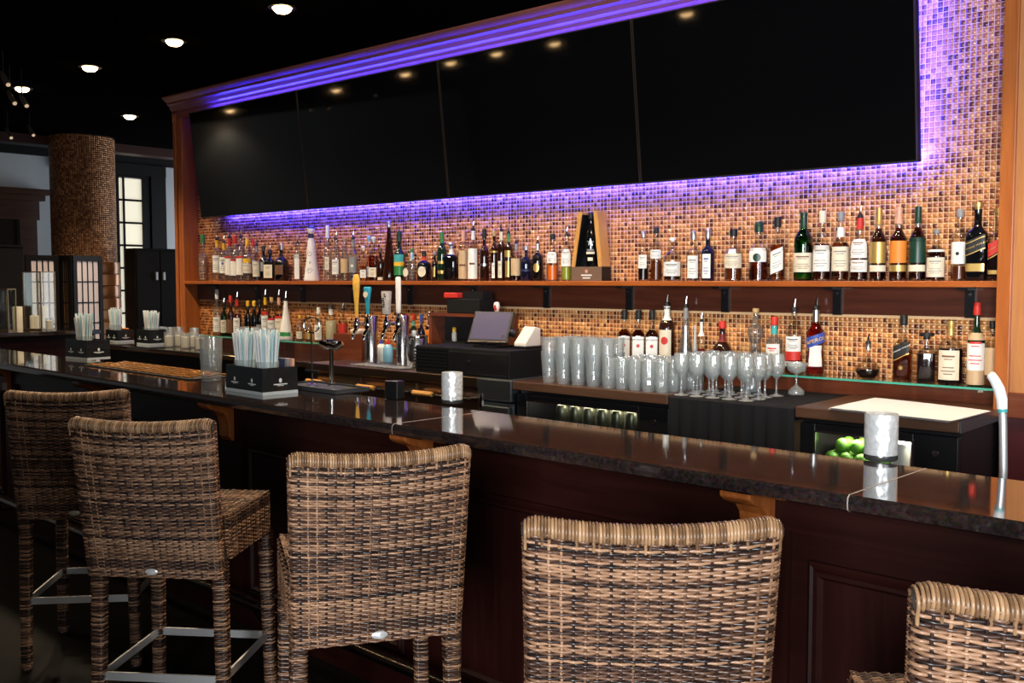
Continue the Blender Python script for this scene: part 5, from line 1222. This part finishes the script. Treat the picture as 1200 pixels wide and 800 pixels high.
# ------------------------------------------------------------ beer towers with tap handles
def tower(px, ytop, label, handles):
    b = at_y(px, 400, -.40); H = at_y(px, ytop, -.40).z - CT; k = depth((b.x, -.4, 1.2)) / FPX; r_ = 7.6 * k
    t = thing('beer_tower', label, 'beer tower', (b.x, -.40, CT), 0, 'beer towers')
    MB().lathe([(r_ * 1.5, 0), (r_ * 1.5, .006), (r_, .012), (r_, H - .01), (r_ * .8, H)], 24).build('column', steel, t)
    for (hx, ht, hb, wT, wB, mt, kind) in handles:
        q = at_y(hx, hb, -.52); dx = q.x - b.x; zt = at_y(hx, ht, -.52).z - CT; zb2 = q.z - CT
        s = MB().tube([(r_ * .7 * (1 if dx > 0 else -1) * 0, -r_ * .6, H - .045), (dx * .6, -.07, H - .045), (dx, -.12, H - .045)], .011, 10).build('shank', chrome, t)
        MB().lathe([(.012, 0), (.019, .01), (.019, .04), (.012, .055), (.009, .07)], 14).build('faucet_body', chrome, s, (dx, -.12, H - .075))
        MB().tube([(dx, -.12, H - .07), (dx, -.145, H - .10), (dx, -.155, H - .135)], [.012, .011, .009], 10).build('spout', chrome, s)
        MB().tube([(dx, -.12, H - .03), (dx, -.12, zb2)], .006, 8).build('lever', chrome, s)
        h = MB()
        L = zt - zb2; k2 = k
        if kind == 'leaf': pr_ = [(0, .3), (.1, .45), (.35, .62), (.6, .85), (.75, 1), (.88, .95), (.95, .7), (1, .35)]
        elif kind == 'flare': pr_ = [(0, .35), (.05, .42), (.5, .6), (.78, .85), (.9, 1), (.97, .96), (1, .7)]
        elif kind == 'block': pr_ = [(0, .72), (.03, .78), (.5, .86), (.95, 1), (1, .95)]
        else: pr_ = [(0, .6), (.04, .8), (.15, .92), (.5, 1), (.9, 1), (.97, .9), (1, .6)]
        h.lathe([(wT / 2 * k2 * rr, zb2 + L * zz, 4 if kind == 'block' else 2) for zz, rr in pr_], 16, dy=.6)
        ho = h.build('tap_handle', mt, t, (dx, -.12, 0))
        if kind == 'block':
            g = MB(); random.seed(3)
            for i in range(7):
                z = zb2 + L * (.3 + .09 * i); w2 = wT / 2 * k2 * .62; x0 = random.uniform(-w2, 0); g.box(x0, -wT / 2 * k2 * .62, z, x0 + w2 * random.uniform(.5, 1), -wT / 2 * k2 * .5, z + L * .05)
            g.build('printed_picture', paint('black'), ho, smooth=False)
        if kind == 'flare': MB().lathe([(wT * .3 * k2, -.002), (wT * .3 * k2, .003)], 14).build('badge', paint('cream'), ho, (0, -wT / 2 * k2 * .5, zb2 + L * .72), (R(90), 0, 0))
    return t
hb_ = plain('handle_blue', (.03, .33, .48), .35, var=.3, vs=40); hy_ = plain('handle_gold', (.75, .42, .06), .4, var=.25, vs=60)
hw_ = plain('handle_white', (.82, .78, .77), .35); hk_ = plain('handle_pale_print', (.50, .46, .44), .45, var=.5, vs=60)
tower(435, 370, 'steel beer tower with gold and blue tap handles', [(418, 321, 373, 11, 6, hy_, 'leaf'), (431, 336, 368, 12, 6, hb_, 'flare')])
tower(472, 369, 'steel beer tower with picture-printed and white tap handles', [(453, 341, 368, 13, 9, hk_, 'block'), (467, 324, 367, 8, 6, hw_, 'bar')])
# hidden tap whose red and white handle shows over the register screen
q = at_y(582, 366, -.2)
tp = thing('wall_tap', 'red and white tap handle rising behind the register screen', 'tap', (q.x, -.2, CT))
zh = q.z - CT; MB().tube([(0, 0, 0), (0, 0, zh)], .008).build('post', chrome, tp)
MB().lathe([(.010, zh), (.014, zh + .01), (.021, zh + .035), (.018, zh + .055), (.008, zh + .06)], 14, dy=.7).build('tap_handle', paint('white'), tp)
MB().lathe([(.012, zh + .012), (.0165, zh + .035), (.010, zh + .054)], 14, dy=.95, c=(0, -.0005)).build('red_face', paint('red'), tp)

# ------------------------------------------------------------ register corner
RX = lambda px, py, Y: at_y(px, py, Y).x
x0, x1 = RX(496, 420, -.5), RX(606, 420, -.5)
cdw = thing('cash_drawer', 'black slatted cash drawer on the back counter under the register screen', 'cash drawer', ((x0 + x1) / 2, -.40, CT))
hw = (x1 - x0) / 2; dz = .145
box('case', black_matte, (-hw, -.16, .0, hw, .13, dz), cdw, bevel=.005)
for i in range(7): box('vent_slat', black, (-hw - .002, -.168, .018 + .018 * i, -hw + .26, -.161, .026 + .018 * i), cdw)
box('drawer_front', black, (-hw + .28, -.168, .012, hw - .01, -.161, dz - .02), cdw, bevel=.002)
MB().tube([(.07, -.169, .075), (.07, -.175, .075)], .010).build('lock', steel, cdw)
# register screen
A_, B_, C_, D2 = (552, 413), (599, 417), (606, 376), (563, 371)
ps = thing('register_screen', 'tilted touch-screen register with dark frame and purple-grey display', 'register', (RX(576, 414, -.42), -.42, CT + dz))
dpk = depth((ps.location.x, -.40, 1.25)) / FPX; sw, shh = .235, .185
MB().box(-.08, -.06, 0, .08, .09, .012).box(-.03, .0, .012, .03, .05, .07).build('stand', black, ps, smooth=False)
scr_e = plain('display_purple', (.06, .05, .08), .2, emit=(.30, .24, .42), es=.16)
hd = bpy.data.objects.new('display_head', None)
f_ = MB().box(-sw / 2, -.014, 0, sw / 2, .014, shh).build('display_housing', plain('charcoal_frame', (.03, .028, .027), .3), ps, (0, -.03, .025), (R(-30), 0, R(16)), smooth=False, bevel=.004)
box('display', scr_e, (-sw / 2 + .012, -.0155, .016, sw / 2 - .012, -.0142, shh - .010), f_)
box('icon', plain('icon_dark', (.03, .02, .05), .4), (sw / 2 - .04, -.0163, .022, sw / 2 - .018, -.0157, .042), f_)
box('frame_trim', plain('bronze_trim', (.4, .3, .22), .3, 1), (-sw / 2, -.0148, -.001, sw / 2, -.0142, .003), f_)
MB().tube([(sw / 2, .0, .07), (sw / 2 + .03, .01, .06)], .022, 12).build('card_reader', black, f_)
# white card holder behind the screen
wx_ = RX(616, 400, -.35)
wc = thing('receipt_printer', 'white slanted receipt printer behind the register screen', 'printer', (wx_, -.36, CT + dz + .0005))
MB().extrude_x([(-.05, .012), (.075, .012), (.075, .105), (.03, .115), (-.05, .03)], -.03, .05).build('housing', plain('printer_white', (.78, .70, .60), .4), wc, smooth=False, bevel=.006)
box('base', black, (-.035, -.055, 0, .055, .08, .012), wc)
# wooden cubby shelf with things on it
a, b = RX(505, 385, -.25), RX(592, 385, -.25)
cu = thing('wooden_cubby', 'red-brown wooden cubby on the back counter behind the cash drawer', 'shelf', ((a + b) / 2, -.235, CT))
hw2 = (b - a) / 2; zc = at_y(545, 371, -.25).z - CT
box('side', redwood, (-hw2, -.03, 0, -hw2 + .02, .09, zc), cu); box('side', redwood, (hw2 - .02, -.03, 0, hw2, .09, zc), cu)
box('top', redwood, (-hw2, -.033, zc, hw2, .09, zc + .018), cu); box('backing', black, (-hw2 + .02, .08, 0, hw2 - .02, .09, zc), cu)
q = at_y(523, 392, -.28); sm_ = thing('small_bottle', 'tiny clear bottle with yellow cap inside the wooden cubby', 'bottle', (q.x, -.215, CT + .1505))
box('riser', black, (-.05, -.01, -.15, .12, .06, 0), cu, loc=(q.x - cu.location.x, .0, .15))
MB().lathe([(.012, 0), (.014, .004), (.014, .045), (.008, .055)], 14).build('glass', G['frost'], sm_); MB().lathe([(.011, .055), (.012, .058), (.012, .078), (.009, .08)], 14).build('cap', paint('yellow'), sm_)
# black bin with red content on the cubby
q = at_y(552, 360, -.16); zb3 = CT + zc + .018
sp_ = thing('black_speaker_box', 'black box with red tray on top of the wooden cubby', 'box', (q.x, -.21, zb3))
box('case', black_matte, (-.10, -.05, 0, .16, .08, .085), sp_, bevel=.006); box('red_tray', paint('red'), (-.12, -.055, .087, -.01, .02, .118), sp_, bevel=.006); box('upright', black_matte, (0, -.02, .085, .16, .06, .125), sp_)
# steel canister and brown wooden box, plastic jugs
q = at_y(493, 430, -.42)
cn = thing('steel_canister', 'steel canister between beer tower and cash drawer', 'canister', (RX(489, 420, -.42), -.42, CT))
MB().lathe([(.058, 0), (.06, .004), (.06, .17), (.057, .175)], 24).build('body', steel, cn); MB().lathe([(.055, .1755), (.062, .177), (.062, .187), (.02, .192)], 24).build('lid', chrome, cn)
tag(MB().lathe([(.012, 0), (.014, .003), (.014, .02), (.01, .024)], 14).build('sauce_cup', paint('white'), None, (cn.location.x - .02, -.425, CT + .1925)), 'tiny white cup on the lid of the steel canister', 'cup')
a, b = RX(391, 410, -.30), RX(424, 410, -.30); zt3 = at_y(408, 393, -.30).z - CT
wbx = thing('wooden_box', 'square brown wooden box beside the gold tap handle', 'box', ((a + b) / 2, -.24, CT))
hw3 = (b - a) / 2
g = MB().box(-hw3, -.06, 0, hw3, -.05, zt3).box(-hw3, .05, 0, hw3, .06, zt3).box(-hw3, -.05, 0, -hw3 + .01, .05, zt3).box(hw3 - .01, -.05, 0, hw3, .05, zt3).box(-hw3 + .01, -.05, 0, hw3 - .01, .05, .01); g.build('box_body', redwood, wbx, smooth=False)
box('lid_board', redwood, (-hw3, -.06, zt3, hw3, .06, zt3 + .008), wbx)
tag(MB().lathe([(.03, 0), (.045, .004), (.05, .022), (.044, .03), (.02, .034)], 22).build('cream_dish', plain('cream_dish', (.78, .62, .48), .5), None, (wbx.location.x + .03, -.24, CT + zt3 + .0085)), 'cream coloured round dish on the brown wooden box', 'dish')
for i, (px, c, lb) in enumerate(((447, 'white', 'white'), (455, 'lightblue', 'pale blue'))):
    qx = RX(px, 415, -.26); jg = thing('squeeze_bottle', '%s plastic squeeze bottle between the two beer towers' % lb, 'bottle', (qx, -.26, CT + .0005))
    MB().lathe([(.028, 0), (.03, .004), (.031, .08), (.026, .10), (.012, .112)], 18).build('body', paint(c), jg); MB().lathe([(.014, .112), (.014, .124), (.006, .128), (.003, .15)], 12).build('nozzle', paint('blue' if i == 0 else 'red'), jg)
# paper sheets on the lime cooler
P4 = [at_z(x_, y_, 1.0515) for x_, y_ in ((971, 480), (1112, 496), (1160, 484), (1024, 468))]
sh1 = MB(); P5 = [(p_.x, min(p_.y, -.04), 0) for p_ in P4]
cxp = sum(p_[0] for p_ in P5) / 4; cyp = sum(p_[1] for p_ in P5) / 4
for k in range(1, 4):
    g = MB(); nn = 8; off = .004 * k; V = []
    for i in range(nn + 1):
        for j in range(nn + 1):
            u, v = i / nn, j / nn; x_ = (1 - u) * (1 - v) * P5[0][0] + u * (1 - v) * P5[1][0] + u * v * P5[2][0] + (1 - u) * v * P5[3][0]; y_ = (1 - u) * (1 - v) * P5[0][1] + u * (1 - v) * P5[1][1] + u * v * P5[2][1] + (1 - u) * v * P5[3][1]
            V.append((x_ - cxp + .006 * (k - 2), y_ - cyp + .004 * (2 - k), .0022 * math.sin(3 * u + k) * math.sin(4 * v) + .0025))
    F = [(i * (nn + 1) + j, (i + 1) * (nn + 1) + j, (i + 1) * (nn + 1) + j + 1, i * (nn + 1) + j + 1) for i in range(nn) for j in range(nn)]
    n0 = len(V); V2 = V + [(x_, y_, z_ + .0012) for x_, y_, z_ in V]
    F2 = [tuple(reversed(f_)) for f_ in F] + [tuple(n0 + i for i in f_) for f_ in F]
    g.add(V2, F2)
    o = g.build('paper_sheet', white_paper, None, (cxp, cyp, CT + .0005 + .0034 * (k - 1)))
    tag(o, ('lowest', 'middle', 'top')[k - 1] + ' white paper sheet of the pile on the lime cooler top', 'paper', 'papers on the cooler')

# ------------------------------------------------------------ lanterns on the side counter
SZ = 1.1205
lan_m = plain('aged_brass_frame', (.16, .11, .06), .4, .7)
def lantern(label, px, py, wpx, hpx, cands):
    q = at_z(px, py, SZ); k = depth((q.x, q.y, 1.3)) / FPX; w_ = wpx / 2 * k * .72; h = hpx * k
    t = thing('glass_lantern', label, 'lantern', (q.x, q.y, SZ), .5); e = .005
    g = MB()
    for sx_ in (-1, 1):
        for sy_ in (-1, 1): g.box(sx_ * w_ - e, sy_ * w_ - e, 0, sx_ * w_ + e, sy_ * w_ + e, h)
    for z in (0, h - 2 * e):
        for s_ in (-1, 1): g.box(-w_, s_ * w_ - e, z, w_, s_ * w_ + e, z + 2 * e); g.box(s_ * w_ - e, -w_, z, s_ * w_ + e, w_, z + 2 * e)
    g.build('frame', lan_m, t, smooth=False)
    for s_ in (-1, 1):
        box('glass_pane', G['pane'], (-w_ + e, s_ * w_ - .0015, 2 * e, w_ - e, s_ * w_ + .0015, h - 2 * e), t); box('glass_pane', G['pane'], (s_ * w_ - .0015, -w_ + e, 2 * e, s_ * w_ + .0015, w_ - e, h - 2 * e), t)
    box('base_plate', lan_m, (-w_, -w_, .001, w_, w_, .012), t)
    return t, q, w_, k
t, q, w_, k = lantern('tall brass-framed glass lantern with candles before the paper screen', 47, 386, 33, 68, None)
def candle(x, y, z, r_, h, label):
    c = thing('pillar_candle', label, 'candle', (x, y, z), 0, 'pillar candles')
    MB().lathe([(r_, 0), (r_, h), (r_ * .85, h + .003), (r_ * .7, h - .003), (.002, h - .004)], 20).build('wax', wax, c); MB().tube([(0, 0, h - .005), (.001, 0, h + .012)], .002, 5).build('wick', black, c)
candle(q.x + .02, q.y - .055, SZ + .0125, .038, .11, 'short ivory pillar candle inside the tall glass lantern')
candle(q.x - .03, q.y + .05, SZ + .0125, .036, .19, 'tall ivory pillar candle inside the tall glass lantern')
q2 = at_z(21, 386, SZ); candle(q2.x, q2.y, SZ, .042, .20, 'ivory pillar candle standing free beside the tall lantern')
q2 = Vector((q.x + .24, q.y - .02, 0)); c = thing('votive_glass', 'small amber votive glass in front of the tall lantern', 'candle', (q2.x, q2.y, SZ)); link('cup', ware('cup', [(.03, 0), (.032, .004), (.034, .11)], .003, 18), c); MB().lathe([(.027, .01), (.028, .085), (.01, .087)], 16).build('wax', wax, c)
lantern('short brass-framed glass lantern beside the free-standing candle', 9, 388, 18, 50, None)
